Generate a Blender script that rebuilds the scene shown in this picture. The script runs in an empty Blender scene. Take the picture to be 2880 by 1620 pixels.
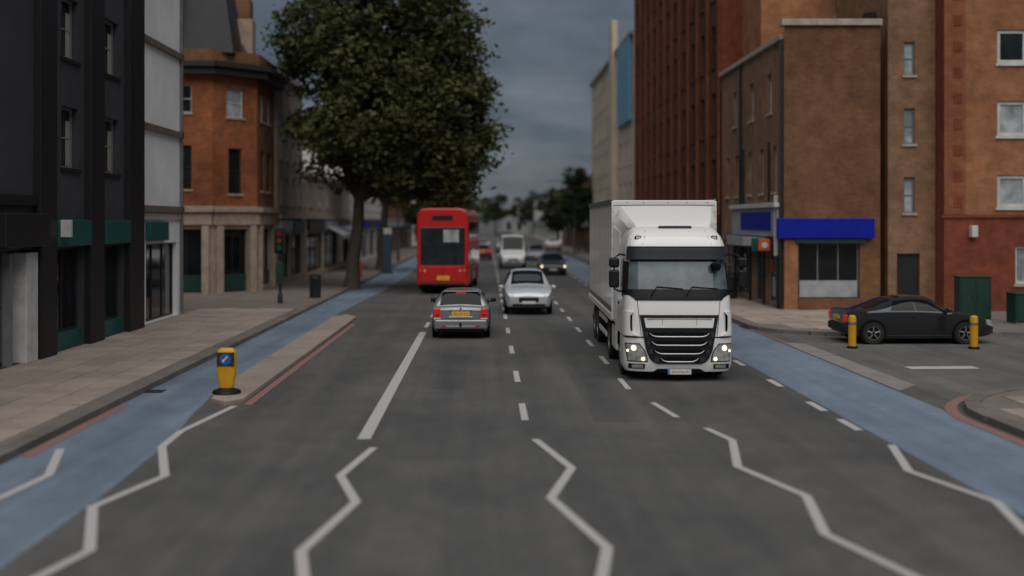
import bpy, math, random
from mathutils import Vector, Matrix
rad = math.radians
rnd = random.Random(7)
sc = bpy.context.scene
COL = sc.collection

# ------------------------------------------------------------------ camera, sky, sun, exposure
cam_d = bpy.data.cameras.new('camera'); cam = bpy.data.objects.new('camera', cam_d); COL.objects.link(cam)
cam.location = (0, 0, 3.56); cam.rotation_euler = (rad(90), 0, 0)
cam_d.sensor_width = 36; cam_d.lens = 40.53; cam_d.shift_x = 0.0244; cam_d.shift_y = -0.065
cam_d.clip_end = 4000
cam_d.dof.use_dof = True; cam_d.dof.focus_distance = 28.8; cam_d.dof.aperture_fstop = 0.29
sc.camera = cam

SUN_EL, SUN_AZ = 58, 2           # broad bright cloud behind the camera
w = bpy.data.worlds.new('World'); sc.world = w; w.use_nodes = True
nt = w.node_tree; N = nt.nodes; L = nt.links; N.clear()
out = N.new('ShaderNodeOutputWorld'); bg = N.new('ShaderNodeBackground'); bg.inputs[1].default_value = 0.1
sky = N.new('ShaderNodeTexSky'); sky.sky_type = 'NISHITA'; sky.sun_disc = False
sky.sun_elevation = rad(SUN_EL); sky.sun_rotation = rad(180 - SUN_AZ)
tc = N.new('ShaderNodeTexCoord'); sep = N.new('ShaderNodeSeparateXYZ'); L.new(tc.outputs['Generated'], sep.inputs[0])
az = N.new('ShaderNodeMath'); az.operation = 'ABSOLUTE'; L.new(sep.outputs[2], az.inputs[0])
ad = N.new('ShaderNodeMath'); ad.operation = 'ADD'; ad.inputs[1].default_value = 0.22; L.new(az.outputs[0], ad.inputs[0])
dx = N.new('ShaderNodeMath'); dx.operation = 'DIVIDE'; L.new(sep.outputs[0], dx.inputs[0]); L.new(ad.outputs[0], dx.inputs[1])
dy = N.new('ShaderNodeMath'); dy.operation = 'DIVIDE'; L.new(sep.outputs[1], dy.inputs[0]); L.new(ad.outputs[0], dy.inputs[1])
cb = N.new('ShaderNodeCombineXYZ'); L.new(dx.outputs[0], cb.inputs[0]); L.new(dy.outputs[0], cb.inputs[1])
ns = N.new('ShaderNodeTexNoise'); ns.inputs['Scale'].default_value = 2.6; ns.inputs['Detail'].default_value = 7
ns.inputs['Roughness'].default_value = 0.5; L.new(cb.outputs[0], ns.inputs['Vector'])
rp = N.new('ShaderNodeValToRGB'); L.new(ns.outputs['Fac'], rp.inputs[0])
rp.color_ramp.elements[0].position = 0.33; rp.color_ramp.elements[0].color = (0.28, 0.385, 0.53, 1)
rp.color_ramp.elements[1].position = 0.70; rp.color_ramp.elements[1].color = (0.84, 0.95, 1.09, 1)
mx = N.new('ShaderNodeMixRGB'); mx.inputs[0].default_value = 0.04
L.new(rp.outputs[0], mx.inputs[1]); L.new(sky.outputs[0], mx.inputs[2])
L.new(mx.outputs[0], bg.inputs[0]); L.new(bg.outputs[0], out.inputs[0])

sun_d = bpy.data.lights.new('sun', 'SUN'); sun = bpy.data.objects.new('sun', sun_d); COL.objects.link(sun)
sun_d.energy = 1.5; sun_d.angle = rad(75); sun_d.color = (1.0, 0.965, 0.92)
_a, _e = rad(SUN_AZ), rad(SUN_EL)  # direction towards the sun: behind camera (-Y), to the left (-X)
sd = Vector((math.sin(_a) * math.cos(_e), -math.cos(_a) * math.cos(_e), math.sin(_e)))
sun.rotation_euler = sd.to_track_quat('Z', 'Y').to_euler(); sun.location = (0, -20, 60)
sc.view_settings.view_transform = 'Standard'; sc.view_settings.look = 'None'
sc.view_settings.exposure = 0.70; sc.view_settings.gamma = 1.0; sc.view_settings.use_curve_mapping = False
sc.render.engine = 'CYCLES'
sc.cycles.max_bounces = 6; sc.cycles.transparent_max_bounces = 12
sc.cycles.use_denoising = True

# ------------------------------------------------------------------ materials
MATS = {}
def nodes_of(name):
    m = bpy.data.materials.new(name); m.use_nodes = True
    t = m.node_tree; b = t.nodes['Principled BSDF']
    return m, t, b
def coords(t, kind='Object', scale=(1, 1, 1)):
    tc = t.nodes.new('ShaderNodeTexCoord'); mp = t.nodes.new('ShaderNodeMapping'); mp.inputs['Scale'].default_value = scale
    t.links.new(tc.outputs[kind], mp.inputs[0]); return mp.outputs[0]
def noise(t, vec, scale, detail=4, rough=0.55):
    n = t.nodes.new('ShaderNodeTexNoise'); n.inputs['Scale'].default_value = scale; n.inputs['Detail'].default_value = detail
    n.inputs['Roughness'].default_value = rough; t.links.new(vec, n.inputs['Vector']); return n.outputs['Fac']
def ramp(t, fac, a, b, ca=(0, 0, 0, 1), cb=(1, 1, 1, 1)):
    r = t.nodes.new('ShaderNodeValToRGB'); r.color_ramp.elements[0].position = a; r.color_ramp.elements[1].position = b
    r.color_ramp.elements[0].color = ca; r.color_ramp.elements[1].color = cb; t.links.new(fac, r.inputs[0]); return r.outputs[0]
def mix(t, mode, fac, c1, c2):
    m = t.nodes.new('ShaderNodeMixRGB'); m.blend_type = mode
    for i, s in ((0, fac), (1, c1), (2, c2)):
        if isinstance(s, (int, float)): m.inputs[i].default_value = s
        elif isinstance(s, tuple): m.inputs[i].default_value = s if len(s) == 4 else (*s, 1)
        else: t.links.new(s, m.inputs[i])
    return m.outputs[0]
def bump(t, b, h, strength=0.3, dist=0.01):
    n = t.nodes.new('ShaderNodeBump'); n.inputs['Strength'].default_value = strength; n.inputs['Distance'].default_value = dist
    t.links.new(h, n.inputs['Height']); t.links.new(n.outputs[0], b.inputs['Normal'])
def mat(name, col, rough=0.6, metal=0.0, var=0.18, vs=2.5, coat=0.0, bmp=0.0, bs=40, emit=0, spec=0.5, rand=0.0):
    if name in MATS: return MATS[name]
    m, t, b = nodes_of(name)
    v = coords(t)
    f = noise(t, v, vs, 5, 0.6)
    lo = tuple(c * (1 - var) for c in col); hi = tuple(min(1, c * (1 + var)) for c in col)
    c = mix(t, 'MIX', ramp(t, f, 0.3, 0.7), lo, hi)
    if rand:
        oi = t.nodes.new('ShaderNodeObjectInfo')
        c = mix(t, 'MULTIPLY', 1.0, c, ramp(t, oi.outputs['Random'], 0, 1, (1 - rand, 1 - rand, 1 - rand * 1.05, 1), (1 + rand, 1 + rand * .97, 1 + rand * .93, 1)))
    t.links.new(c, b.inputs['Base Color'])
    b.inputs['Roughness'].default_value = rough; b.inputs['Metallic'].default_value = metal
    b.inputs['Coat Weight'].default_value = coat; b.inputs['Coat Roughness'].default_value = 0.06
    b.inputs['Specular IOR Level'].default_value = spec
    if bmp: bump(t, b, noise(t, v, bs, 6), bmp, 0.01)
    if emit:
        b.inputs['Emission Color'].default_value = (*col, 1); b.inputs['Emission Strength'].default_value = emit
    MATS[name] = m; return m
def brick(name, c1, c2, mortar, grime=0.35, vary=0.25):
    if name in MATS: return MATS[name]
    m, t, b = nodes_of(name)
    g = t.nodes.new('ShaderNodeNewGeometry')
    sp = t.nodes.new('ShaderNodeSeparateXYZ'); t.links.new(g.outputs['Position'], sp.inputs[0])
    sn = t.nodes.new('ShaderNodeSeparateXYZ'); t.links.new(g.outputs['True Normal'], sn.inputs[0])
    def mth(op, a, bb=None):
        q = t.nodes.new('ShaderNodeMath'); q.operation = op; t.links.new(a, q.inputs[0])
        if bb is not None: t.links.new(bb, q.inputs[1])
        return q.outputs[0]
    u = mth('ADD', mth('MULTIPLY', sp.outputs[0], mth('ABSOLUTE', sn.outputs[1])), mth('MULTIPLY', sp.outputs[1], mth('ABSOLUTE', sn.outputs[0])))
    cv = t.nodes.new('ShaderNodeCombineXYZ'); t.links.new(u, cv.inputs[0]); t.links.new(sp.outputs[2], cv.inputs[1])
    bt = t.nodes.new('ShaderNodeTexBrick'); t.links.new(cv.outputs[0], bt.inputs['Vector'])
    bt.inputs['Scale'].default_value = 1; bt.inputs['Brick Width'].default_value = .225; bt.inputs['Row Height'].default_value = .075
    bt.inputs['Mortar Size'].default_value = .006; bt.inputs['Bias'].default_value = 0
    for k, c in (('Color1', c1), ('Color2', c2), ('Mortar', mortar)): bt.inputs[k].default_value = (*c, 1)
    v = g.outputs['Position']
    big = noise(t, v, 0.35, 6, 0.65); med = noise(t, v, 2.1, 5, 0.6)
    c = mix(t, 'MULTIPLY', 1.0, bt.outputs['Color'], ramp(t, big, .3, .7, (1 - grime,) * 3 + (1,), (1 + grime * .5,) * 3 + (1,)))
    c = mix(t, 'MULTIPLY', 1.0, c, ramp(t, med, .3, .7, (1 - vary,) * 3 + (1,), (1 + vary, 1 + vary * .9, 1 + vary * .8, 1)))
    t.links.new(c, b.inputs['Base Color']); b.inputs['Roughness'].default_value = .9; b.inputs['Specular IOR Level'].default_value = .25
    bump(t, b, bt.outputs['Fac'], -0.35, 0.008)
    MATS[name] = m; return m
def asphalt(name, base, blue=None, wear=0.0):
    m, t, b = nodes_of(name)
    g = t.nodes.new('ShaderNodeNewGeometry'); v = g.outputs['Position']
    mp = t.nodes.new('ShaderNodeMapping'); mp.inputs['Scale'].default_value = (1.0, 0.045, 1); t.links.new(v, mp.inputs[0])
    streak = noise(t, mp.outputs[0], 1.25, 4, .6); big = noise(t, v, .28, 6, .65); mid = noise(t, v, 2.2, 5, .6); fine = noise(t, v, 55, 3, .7)
    vo = t.nodes.new('ShaderNodeTexVoronoi'); vo.inputs['Scale'].default_value = 85; t.links.new(v, vo.inputs['Vector'])
    c = mix(t, 'MIX', ramp(t, vo.outputs['Distance'], .2, .75), tuple(x * .72 for x in base), tuple(x * 1.32 for x in base))
    c = mix(t, 'MULTIPLY', 1.0, c, ramp(t, streak, .35, .68, (.80, .80, .81, 1), (1.17, 1.16, 1.15, 1)))
    c = mix(t, 'MULTIPLY', 1.0, c, ramp(t, big, .32, .68, (.78, .78, .79, 1), (1.20, 1.19, 1.17, 1)))
    c = mix(t, 'MULTIPLY', 1.0, c, ramp(t, mid, .3, .7, (.90, .90, .90, 1), (1.09, 1.09, 1.09, 1)))
    if wear:
        c = mix(t, 'MIX', ramp(t, fine, .58, .66, (0, 0, 0, 1), (wear, wear, wear, 1)), c, (.10, .10, .10))
        c = mix(t, 'MIX', ramp(t, mid, .60, .75, (0, 0, 0, 1), (wear * .8,) * 3 + (1,)), c, (.12, .12, .12))
    t.links.new(c, b.inputs['Base Color']); b.inputs['Roughness'].default_value = .78
    b.inputs['Specular IOR Level'].default_value = .35
    bump(t, b, fine, .35, .006)
    MATS[name] = m; return m
def paint_mark(name, col, wear=.5):
    m, t, b = nodes_of(name)
    g = t.nodes.new('ShaderNodeNewGeometry'); v = g.outputs['Position']
    a = noise(t, v, 34, 5, .8); a2 = noise(t, v, .9, 4, .6)
    s = t.nodes.new('ShaderNodeMath'); s.operation = 'ADD'; t.links.new(a, s.inputs[0]); t.links.new(a2, s.inputs[1])
    hole = ramp(t, s.outputs[0], 1.0, 1.30, (0, 0, 0, 1), (wear,) * 3 + (1,))
    c = mix(t, 'MIX', hole, col, (.09, .09, .088))
    t.links.new(c, b.inputs['Base Color']); b.inputs['Roughness'].default_value = .7
    MATS[name] = m; return m
def glass(name, col, rough=.04, clear=0.0, coat=0.0):
    if name in MATS: return MATS[name]
    m, t, b = nodes_of(name)
    v = coords(t); f = noise(t, v, 1.4, 3)
    c = mix(t, 'MIX', ramp(t, f, .35, .65), tuple(x * .6 for x in col), tuple(x * 1.4 for x in col))
    t.links.new(c, b.inputs['Base Color']); b.inputs['Roughness'].default_value = rough; b.inputs['IOR'].default_value = 1.52
    b.inputs['Coat Weight'].default_value = coat; b.inputs['Coat Roughness'].default_value = .02
    if clear:
        o = t.nodes['Material Output']; tr = t.nodes.new('ShaderNodeBsdfTransparent'); tr.inputs[0].default_value = (.72, .80, .80, 1)
        ms = t.nodes.new('ShaderNodeMixShader'); ms.inputs[0].default_value = clear
        t.links.new(b.outputs[0], ms.inputs[1]); t.links.new(tr.outputs[0], ms.inputs[2]); t.links.new(ms.outputs[0], o.inputs[0])
    MATS[name] = m; return m
def vehicle_paint(name, col, rough=.32, dirt=.35, metal=0.0, dirtcol=(.16, .14, .12), low=0.9):
    """paint with dust that gathers low on the panels and in fine speckle"""
    if name in MATS: return MATS[name]
    m, t, b = nodes_of(name)
    v = coords(t); f = noise(t, v, 3.0, 6, .7); f2 = noise(t, v, 38, 3, .7)
    tcn = t.nodes.new('ShaderNodeTexCoord'); sp = t.nodes.new('ShaderNodeSeparateXYZ'); t.links.new(tcn.outputs['Object'], sp.inputs[0])
    lowf = ramp(t, sp.outputs[2], 0.15, low, (1, 1, 1, 1), (.12, .12, .12, 1))
    d = mix(t, 'MULTIPLY', 1.0, ramp(t, f, .38, .72, (.25, .25, .25, 1), (1, 1, 1, 1)), lowf)
    d = mix(t, 'MULTIPLY', 1.0, d, (dirt, dirt, dirt))
    sp2 = ramp(t, f2, .70, .76, (0, 0, 0, 1), (.35 * dirt,) * 3 + (1,))
    d = mix(t, 'ADD', 1.0, d, sp2)
    t.links.new(mix(t, 'MIX', d, col, dirtcol), b.inputs['Base Color'])
    t.links.new(mix(t, 'MIX', d, (rough,) * 3, (.75,) * 3), b.inputs['Roughness'])
    b.inputs['Metallic'].default_value = metal; b.inputs['Coat Weight'].default_value = .35; b.inputs['Coat Roughness'].default_value = .08
    MATS[name] = m; return m

M_road = asphalt('asphalt', (.084, .083, .081))
M_side = asphalt('asphalt_side', (.105, .102, .098))
M_blue = asphalt('cycle_blue', (.138, .182, .235), wear=.4)
M_patch = asphalt('asphalt_patch', (.074, .073, .072))
M_white = paint_mark('white_marking', (.43, .415, .405), .7)
M_red = paint_mark('red_marking', (.245, .13, .115), .75)
M_ground = mat('ground', (.09, .085, .075), .95, vs=.2)
def flag(name, col):
    m, t, b = nodes_of(name)
    g = t.nodes.new('ShaderNodeNewGeometry'); v = g.outputs['Position']
    big = noise(t, v, .5, 5, .65); fine = noise(t, v, 30, 4, .7); spot = noise(t, v, 5.5, 3, .5)
    c = mix(t, 'MULTIPLY', 1.0, col, ramp(t, big, .3, .7, (.78, .78, .78, 1), (1.2, 1.18, 1.15, 1)))
    c = mix(t, 'MULTIPLY', 1.0, c, ramp(t, fine, .3, .7, (.88, .88, .88, 1), (1.1, 1.1, 1.1, 1)))
    c = mix(t, 'MULTIPLY', 1.0, c, ramp(t, spot, .66, .70, (1, 1, 1, 1), (.62, .62, .62, 1)))
    oi = t.nodes.new('ShaderNodeObjectInfo')
    c = mix(t, 'MULTIPLY', 1.0, c, ramp(t, oi.outputs['Random'], 0, 1, (.88, .88, .88, 1), (1.10, 1.08, 1.06, 1)))
    t.links.new(c, b.inputs['Base Color']); b.inputs['Roughness'].default_value = .85; bump(t, b, fine, .2, .004)
    MATS[name] = m; return m
M_slab = flag('paving_slab', (.315, .262, .23))
M_pave = mat('pavement_bed', (.155, .13, .112), .9, vs=.8)
M_kerb = flag('kerb_granite', (.15, .135, .125))
M_channel = mat('channel_stone', (.21, .195, .18), .85, var=.25)

M_glass = glass('window_glass', (.012, .016, .018))
M_glasspale = glass('pale_glass', (.34, .37, .38), .15)
M_shopglass = glass('shop_glass', (.006, .008, .009))
M_white_frame = mat('white_frame', (.55, .55, .53), .5)
M_dark_frame = mat('dark_frame', (.02, .02, .022), .4)
M_grey_frame = mat('grey_frame', (.18, .19, .2), .45)
M_stone = mat('pale_stone', (.36, .27, .205), .85, var=.2, bmp=.2)
M_stone2 = mat('cream_stone', (.38, .33, .27), .85, var=.2)
M_black = mat('black_render', (.042, .042, .048), .7, var=.2, vs=.7)
M_blackpier = mat('black_pier', (.007, .007, .009), .55)
M_render = mat('grey_white_render', (.74, .735, .73), .85, var=.12, vs=.5)
M_band = mat('brown_band', (.14, .105, .08), .8)
M_green = mat('teal_fascia', (.004, .075, .068), .5)
M_slate = mat('slate', (.022, .021, .022), .6, var=.25, vs=3)
M_lead = mat('dark_cornice', (.018, .016, .014), .7)
M_br_orange = brick('brick_orange_red', (.32, .10, .035), (.25, .075, .028), (.18, .11, .075), .35)
M_br_dkred = brick('brick_dark_red', (.15, .042, .022), (.11, .033, .02), (.09, .045, .032), .3)
M_br_brown = brick('brick_stock_brown', (.205, .095, .045), (.165, .073, .034), (.15, .10, .07), .3)
M_br_grey = brick('brick_weathered', (.285, .150, .085), (.23, .125, .072), (.20, .15, .11), .3)
M_br_warm = brick('brick_warm_orange', (.37, .155, .068), (.31, .128, .058), (.23, .15, .10), .25)
M_br_red = brick('brick_red', (.235, .055, .026), (.19, .045, .024), (.15, .08, .06), .3)
M_quoin = brick('brick_quoin_red', (.29, .10, .045), (.25, .085, .04), (.2, .10, .06), .2)
M_cream = mat('cream_wall', (.30, .265, .22), .85, vs=.5)
M_bluesign = mat('blue_sign', (.001, .012, .30), .5, var=.1, spec=.25)
M_bluelight = mat('blue_banner', (.11, .30, .44), .5)
M_orange = mat('orange_sign', (.55, .09, .015), .45)
M_signgrey = mat('sign_grey', (.33, .345, .36), .5)
M_metal_dk = mat('dark_metal', (.018, .019, .02), .45)
M_metal_gr = mat('grey_metal', (.2, .2, .2), .5, .6)
M_yellow = mat('yellow_plastic', (.60, .30, .006), .4, var=.12)
M_bolblue = mat('arrow_blue', (.02, .10, .32), .35)
M_cabgreen = mat('cabinet_green', (.007, .036, .026), .5)
M_bark = mat('bark', (.055, .045, .035), .9, var=.35, vs=6, bmp=.5, bs=14)
M_rubber = mat('rubber', (.012, .012, .012), .85, var=.3)
M_rim = mat('rim', (.30, .30, .31), .35, .8)
M_under = mat('underbody', (.005, .005, .005), .9, spec=.15)
M_chrome = mat('chrome', (.50, .50, .49), .3, 1.0, var=.05)
M_plast = mat('black_plastic', (.007, .008, .010), .5, var=.25, spec=.3)
M_plastgr = mat('grey_visor', (.028, .032, .039), .4, spec=.4)
M_redlens = mat('red_lens', (.60, .02, .012), .2, emit=.08)
M_reddark = mat('red_lens_dim', (.30, .012, .01), .2)
M_amber = mat('amber_lens', (.7, .22, .03), .25)
M_lamp = mat('lamp_on', (1.0, .80, .50), .3, var=0, emit=1.5)
M_lens = mat('clear_lens', (.40, .40, .39), .15, .35, var=.45, vs=9, coat=.8)
M_plateY = mat('plate_yellow', (.74, .42, .02), .45, var=.12, vs=30)
M_plateW = mat('plate_white', (.60, .57, .55), .45, var=.1, vs=30)
M_plateink = mat('plate_ink', (.25, .17, .08), .6)
M_plateink2 = mat('plate_ink_grey', (.25, .25, .26), .6)
M_plateblue = mat('plate_blue', (.04, .18, .5), .5)
M_truck = vehicle_paint('lorry_white', (.78, .77, .745), .3, .42, low=2.0)
M_box = vehicle_paint('lorry_box', (.76, .73, .69), .5, .40, low=2.6)
M_silver = vehicle_paint('silver_paint', (.27, .275, .285), .28, .25, .55, low=.6)
M_palesilver = vehicle_paint('pale_silver_paint', (.50, .53, .56), .3, .15, .3, low=.5)
M_blackcar = vehicle_paint('black_paint', (.014, .015, .018), .12, .06, low=.5)
M_whitecar = vehicle_paint('white_paint', (.68, .68, .68), .3, .2, low=.5)
M_redcar = vehicle_paint('red_paint', (.28, .02, .02), .3, .2, low=.5)
M_bus = vehicle_paint('bus_red', (.46, .006, .006), .32, .14, low=.8)
M_cabin = mat('cab_interior', (.06, .06, .062), .8)
M_cabpale = mat('cab_lining', (.35, .36, .36), .9)
M_autglass = glass('car_glass', (.006, .007, .008), .04, .12)
M_autglass.node_tree.nodes['Principled BSDF'].inputs['Specular IOR Level'].default_value = .22
M_screen = glass('windscreen_glass', (.19, .235, .245), .05, .40, .4)

# ------------------------------------------------------------------ mesh helpers
OFF = {}
class MB:
    def __init__(s): s.v = []; s.f = []
    def add(s, vs, fs):
        o = len(s.v); s.v += [tuple(p) for p in vs]; s.f += [tuple(i + o for i in f) for f in fs]; return s
    def box(s, x0, x1, y0, y1, z0, z1):
        return s.add([(x0, y0, z0), (x1, y0, z0), (x1, y1, z0), (x0, y1, z0), (x0, y0, z1), (x1, y0, z1), (x1, y1, z1), (x0, y1, z1)],
                     [(3, 2, 1, 0), (4, 5, 6, 7), (0, 1, 5, 4), (1, 2, 6, 5), (2, 3, 7, 6), (3, 0, 4, 7)])
    def fbox(s, F, u0, u1, v0, v1, w0, w1):
        P = [F(u, v, ww) for ww in (w0, w1) for (u, v) in ((u0, v0), (u1, v0), (u1, v1), (u0, v1))]
        return s.add(P, [(3, 2, 1, 0), (4, 5, 6, 7), (0, 1, 5, 4), (1, 2, 6, 5), (2, 3, 7, 6), (3, 0, 4, 7)])
    def cyl(s, p0, p1, r0, r1=None, n=14, cap=True):
        r1 = r0 if r1 is None else r1; p0 = Vector(p0); p1 = Vector(p1); d = (p1 - p0).normalized()
        a = d.orthogonal().normalized(); b = d.cross(a)
        vs = [p + (a * math.cos(6.28318 * i / n) + b * math.sin(6.28318 * i / n)) * r for p, r in ((p0, r0), (p1, r1)) for i in range(n)]
        fs = [(i, (i + 1) % n, n + (i + 1) % n, n + i) for i in range(n)]
        if cap: fs += [tuple(range(n - 1, -1, -1)), tuple(range(n, 2 * n))]
        return s.add(vs, fs)
    def tube(s, pts, rs, n=10):
        pts = [Vector(p) for p in pts]
        if not isinstance(rs, (list, tuple)): rs = [rs] * len(pts)
        ref = Vector((0.3, 0.2, 1)); vs = []; 
        for i, p in enumerate(pts):
            d = (pts[min(i + 1, len(pts) - 1)] - pts[max(i - 1, 0)]).normalized()
            a = d.cross(ref)
            if a.length < 1e-3: a = d.orthogonal()
            a.normalize(); b = d.cross(a)
            vs += [p + (a * math.cos(6.28318 * k / n) + b * math.sin(6.28318 * k / n)) * rs[i] for k in range(n)]
        fs = [(i * n + k, i * n + (k + 1) % n, (i + 1) * n + (k + 1) % n, (i + 1) * n + k) for i in range(len(pts) - 1) for k in range(n)]
        fs += [tuple(range(n - 1, -1, -1)), tuple(range((len(pts) - 1) * n, len(pts) * n))]
        return s.add(vs, fs)
    def prism(s, pts, axis, a0, a1):
        n = len(pts)
        def P(p, a): return (a, p[0], p[1]) if axis == 'x' else ((p[0], a, p[1]) if axis == 'y' else (p[0], p[1], a))
        return s.add([P(p, a) for a in (a0, a1) for p in pts],
                     [tuple(range(n - 1, -1, -1)), tuple(range(n, 2 * n))] + [(i, (i + 1) % n, n + (i + 1) % n, n + i) for i in range(n)])
    def lathe(s, prof, n=20, c=(0, 0, 0), axis='z'):
        vs = []
        for r, h in prof:
            for k in range(n):
                a = 6.28318 * k / n; x, y = r * math.cos(a), r * math.sin(a)
                vs.append((c[0] + x, c[1] + y, c[2] + h) if axis == 'z' else (c[0] + h, c[1] + x, c[2] + y))
        m = len(prof)
        fs = [(i * n + k, i * n + (k + 1) % n, (i + 1) * n + (k + 1) % n, (i + 1) * n + k) for i in range(m - 1) for k in range(n)]
        fs += [tuple(range(n - 1, -1, -1)), tuple(range((m - 1) * n, m * n))]
        return s.add(vs, fs)
    def grid(s, fn, nu, nv):
        vs = [fn(i / nu, j / nv) for j in range(nv + 1) for i in range(nu + 1)]
        return s.add(vs, [(j * (nu + 1) + i, j * (nu + 1) + i + 1, (j + 1) * (nu + 1) + i + 1, (j + 1) * (nu + 1) + i) for j in range(nv) for i in range(nu)])
    def skirtgrid(s, fn, nu, nv):
        """fn(u,v,k) with k=0 the outer face, k=1 the back: a closed thin shell"""
        s.grid(lambda u, v: fn(u, v, 0), nu, nv)
        e = [(i / nu, 0) for i in range(nu)] + [(1, j / nv) for j in range(nv)] + [(1 - i / nu, 1) for i in range(nu)] + [(0, 1 - j / nv) for j in range(nv)]
        n = len(e)
        return s.add([fn(u, v, k) for k in (0, 1) for u, v in e], [(i, (i + 1) % n, n + (i + 1) % n, n + i) for i in range(n)])
    def build(s, name, m, parent=None, bevel=0, seg=2, smooth=None):
        me = bpy.data.meshes.new(name); vs = s.v
        off = OFF.get(parent.as_pointer()) if parent else None
        if off: vs = [(x - off[0], y - off[1], z - off[2]) for x, y, z in vs]
        me.from_pydata(vs, [], s.f); me.materials.append(m)
        if smooth is not None:
            me.polygons.foreach_set('use_smooth', [True] * len(me.polygons)); me.set_sharp_from_angle(angle=rad(smooth))
        me.update()
        o = bpy.data.objects.new(name, me); COL.objects.link(o)
        if parent:
            o.parent = parent
            if off: OFF[o.as_pointer()] = off
        if bevel:
            b = o.modifiers.new('bevel', 'BEVEL'); b.width = bevel; b.segments = seg; b.limit_method = 'ANGLE'; b.angle_limit = rad(40)
            if smooth is None: me.polygons.foreach_set('use_smooth', [True] * len(me.polygons)); b.harden_normals = True
        return o
def tag(o, label, cat, group=None):
    o['label'] = label; o['category'] = cat
    if group: o['group'] = group
    return o
def thing(name, label, cat, loc, rz=0, group=None, world=False):
    o = bpy.data.objects.new(name, None); COL.objects.link(o); o.location = loc; o.rotation_euler = (0, 0, rz)
    if world: OFF[o.as_pointer()] = tuple(loc)
    return tag(o, label, cat, group)
def struct(o): o['kind'] = 'structure'; return o
def frame(p, d, n):
    return lambda u, v, w_: (p[0] + d[0] * u + n[0] * w_, p[1] + d[1] * u + n[1] * w_, v)
def wall(F, U, v0, v1, holes, m, parent, depth=.2, name='wall', ends=.3):
    b = MB()
    us = sorted({0, U} | {h[0] for h in holes} | {h[1] for h in holes}); vs = sorted({v0, v1} | {h[2] for h in holes} | {h[3] for h in holes})
    for i in range(len(us) - 1):
        for j in range(len(vs) - 1):
            uc, vc = (us[i] + us[i + 1]) / 2, (vs[j] + vs[j + 1]) / 2
            if any(h[0] < uc < h[1] and h[2] < vc < h[3] for h in holes): continue
            b.add([F(us[i], vs[j], 0), F(us[i + 1], vs[j], 0), F(us[i + 1], vs[j + 1], 0), F(us[i], vs[j + 1], 0)], [(0, 1, 2, 3)])
    for h in holes:
        c = [(h[0], h[2]), (h[1], h[2]), (h[1], h[3]), (h[0], h[3])]
        b.add([F(u, v, ww) for ww in (0, -depth) for u, v in c], [(i, (i + 1) % 4, 4 + (i + 1) % 4, 4 + i) for i in range(4)])
    c = [(0, v0), (U, v0), (U, v1), (0, v1)]
    if ends: b.add([F(u, v, ww) for ww in (0, -ends) for u, v in c], [(i, (i + 1) % 4, 4 + (i + 1) % 4, 4 + i) for i in range(4)])
    return b.build(name, m, parent)
def window(F, parent, u0, u1, v0, v1, depth=.14, fm=None, gm=None, cross=(1, 1), fw=.06, sill=None):
    fm = fm or M_white_frame; gm = gm or M_glass
    b = MB(); d0, d1 = -depth - .04, -depth + .03
    e = .004
    b.fbox(F, u0 + e, u0 + fw, v0 + e, v1 - e, d0, d1); b.fbox(F, u1 - fw, u1 - e, v0 + e, v1 - e, d0, d1)
    b.fbox(F, u0 + fw, u1 - fw, v0 + e, v0 + fw, d0, d1); b.fbox(F, u0 + fw, u1 - fw, v1 - fw, v1 - e, d0, d1)
    nu, nv = cross
    for k in range(1, nu): u = u0 + (u1 - u0) * k / nu; b.fbox(F, u - .022, u + .022, v0 + fw, v1 - fw, d0, d1 - .01)
    for k in range(1, nv): v = v0 + (v1 - v0) * k / nv; b.fbox(F, u0 + fw, u1 - fw, v - .022, v + .022, d0, d1 - .013)
    o = b.build('window', fm, parent)
    MB().fbox(F, u0 + fw * .5, u1 - fw * .5, v0 + fw * .5, v1 - fw * .5, d0 - .03, d0 + .02).build('pane', gm, o)
    if sill: MB().fbox(F, u0 - .08, u1 + .08, v0 - .1, v0 - .004, -depth, .07).build('sill', sill, o)
    return o

# ------------------------------------------------------------------ ground, road, markings
g = MB(); g.add([(-900, -200, -.012), (900, -200, -.012), (900, 1800, -.012), (-900, 1800, -.012)], [(0, 1, 2, 3)])
struct(g.build('ground', M_ground))
def sheet(pts, z): return MB().add([(x, y, z) for x, y in pts], [tuple(range(len(pts)))])
road = struct(sheet([(-7.4, -15), (9.2, -15), (9.2, 420), (-7.4, 420)], 0).build('road', M_road))
side = struct(sheet([(9.2, 23), (80, 23), (80, 40), (9.2, 40)], .0005).build('side_street', M_side))
Z1, Z2 = .005, .010
sheet([(-7.15, -15), (-4.98, -15), (-4.98, 15), (-5.12, 18.5), (-5.45, 21.5), (-5.72, 25), (-5.72, 46), (-5.3, 60), (-5.3, 120), (-7.15, 120)], Z1).build('cycle_lane', M_blue, road)
sheet([(6.47, -15), (8.60, -15), (8.60, 45), (8.3, 55), (8.2, 120), (5.75, 120), (5.75, 60), (6.47, 45)], Z1).build('cycle_lane', M_blue, road)
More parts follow.
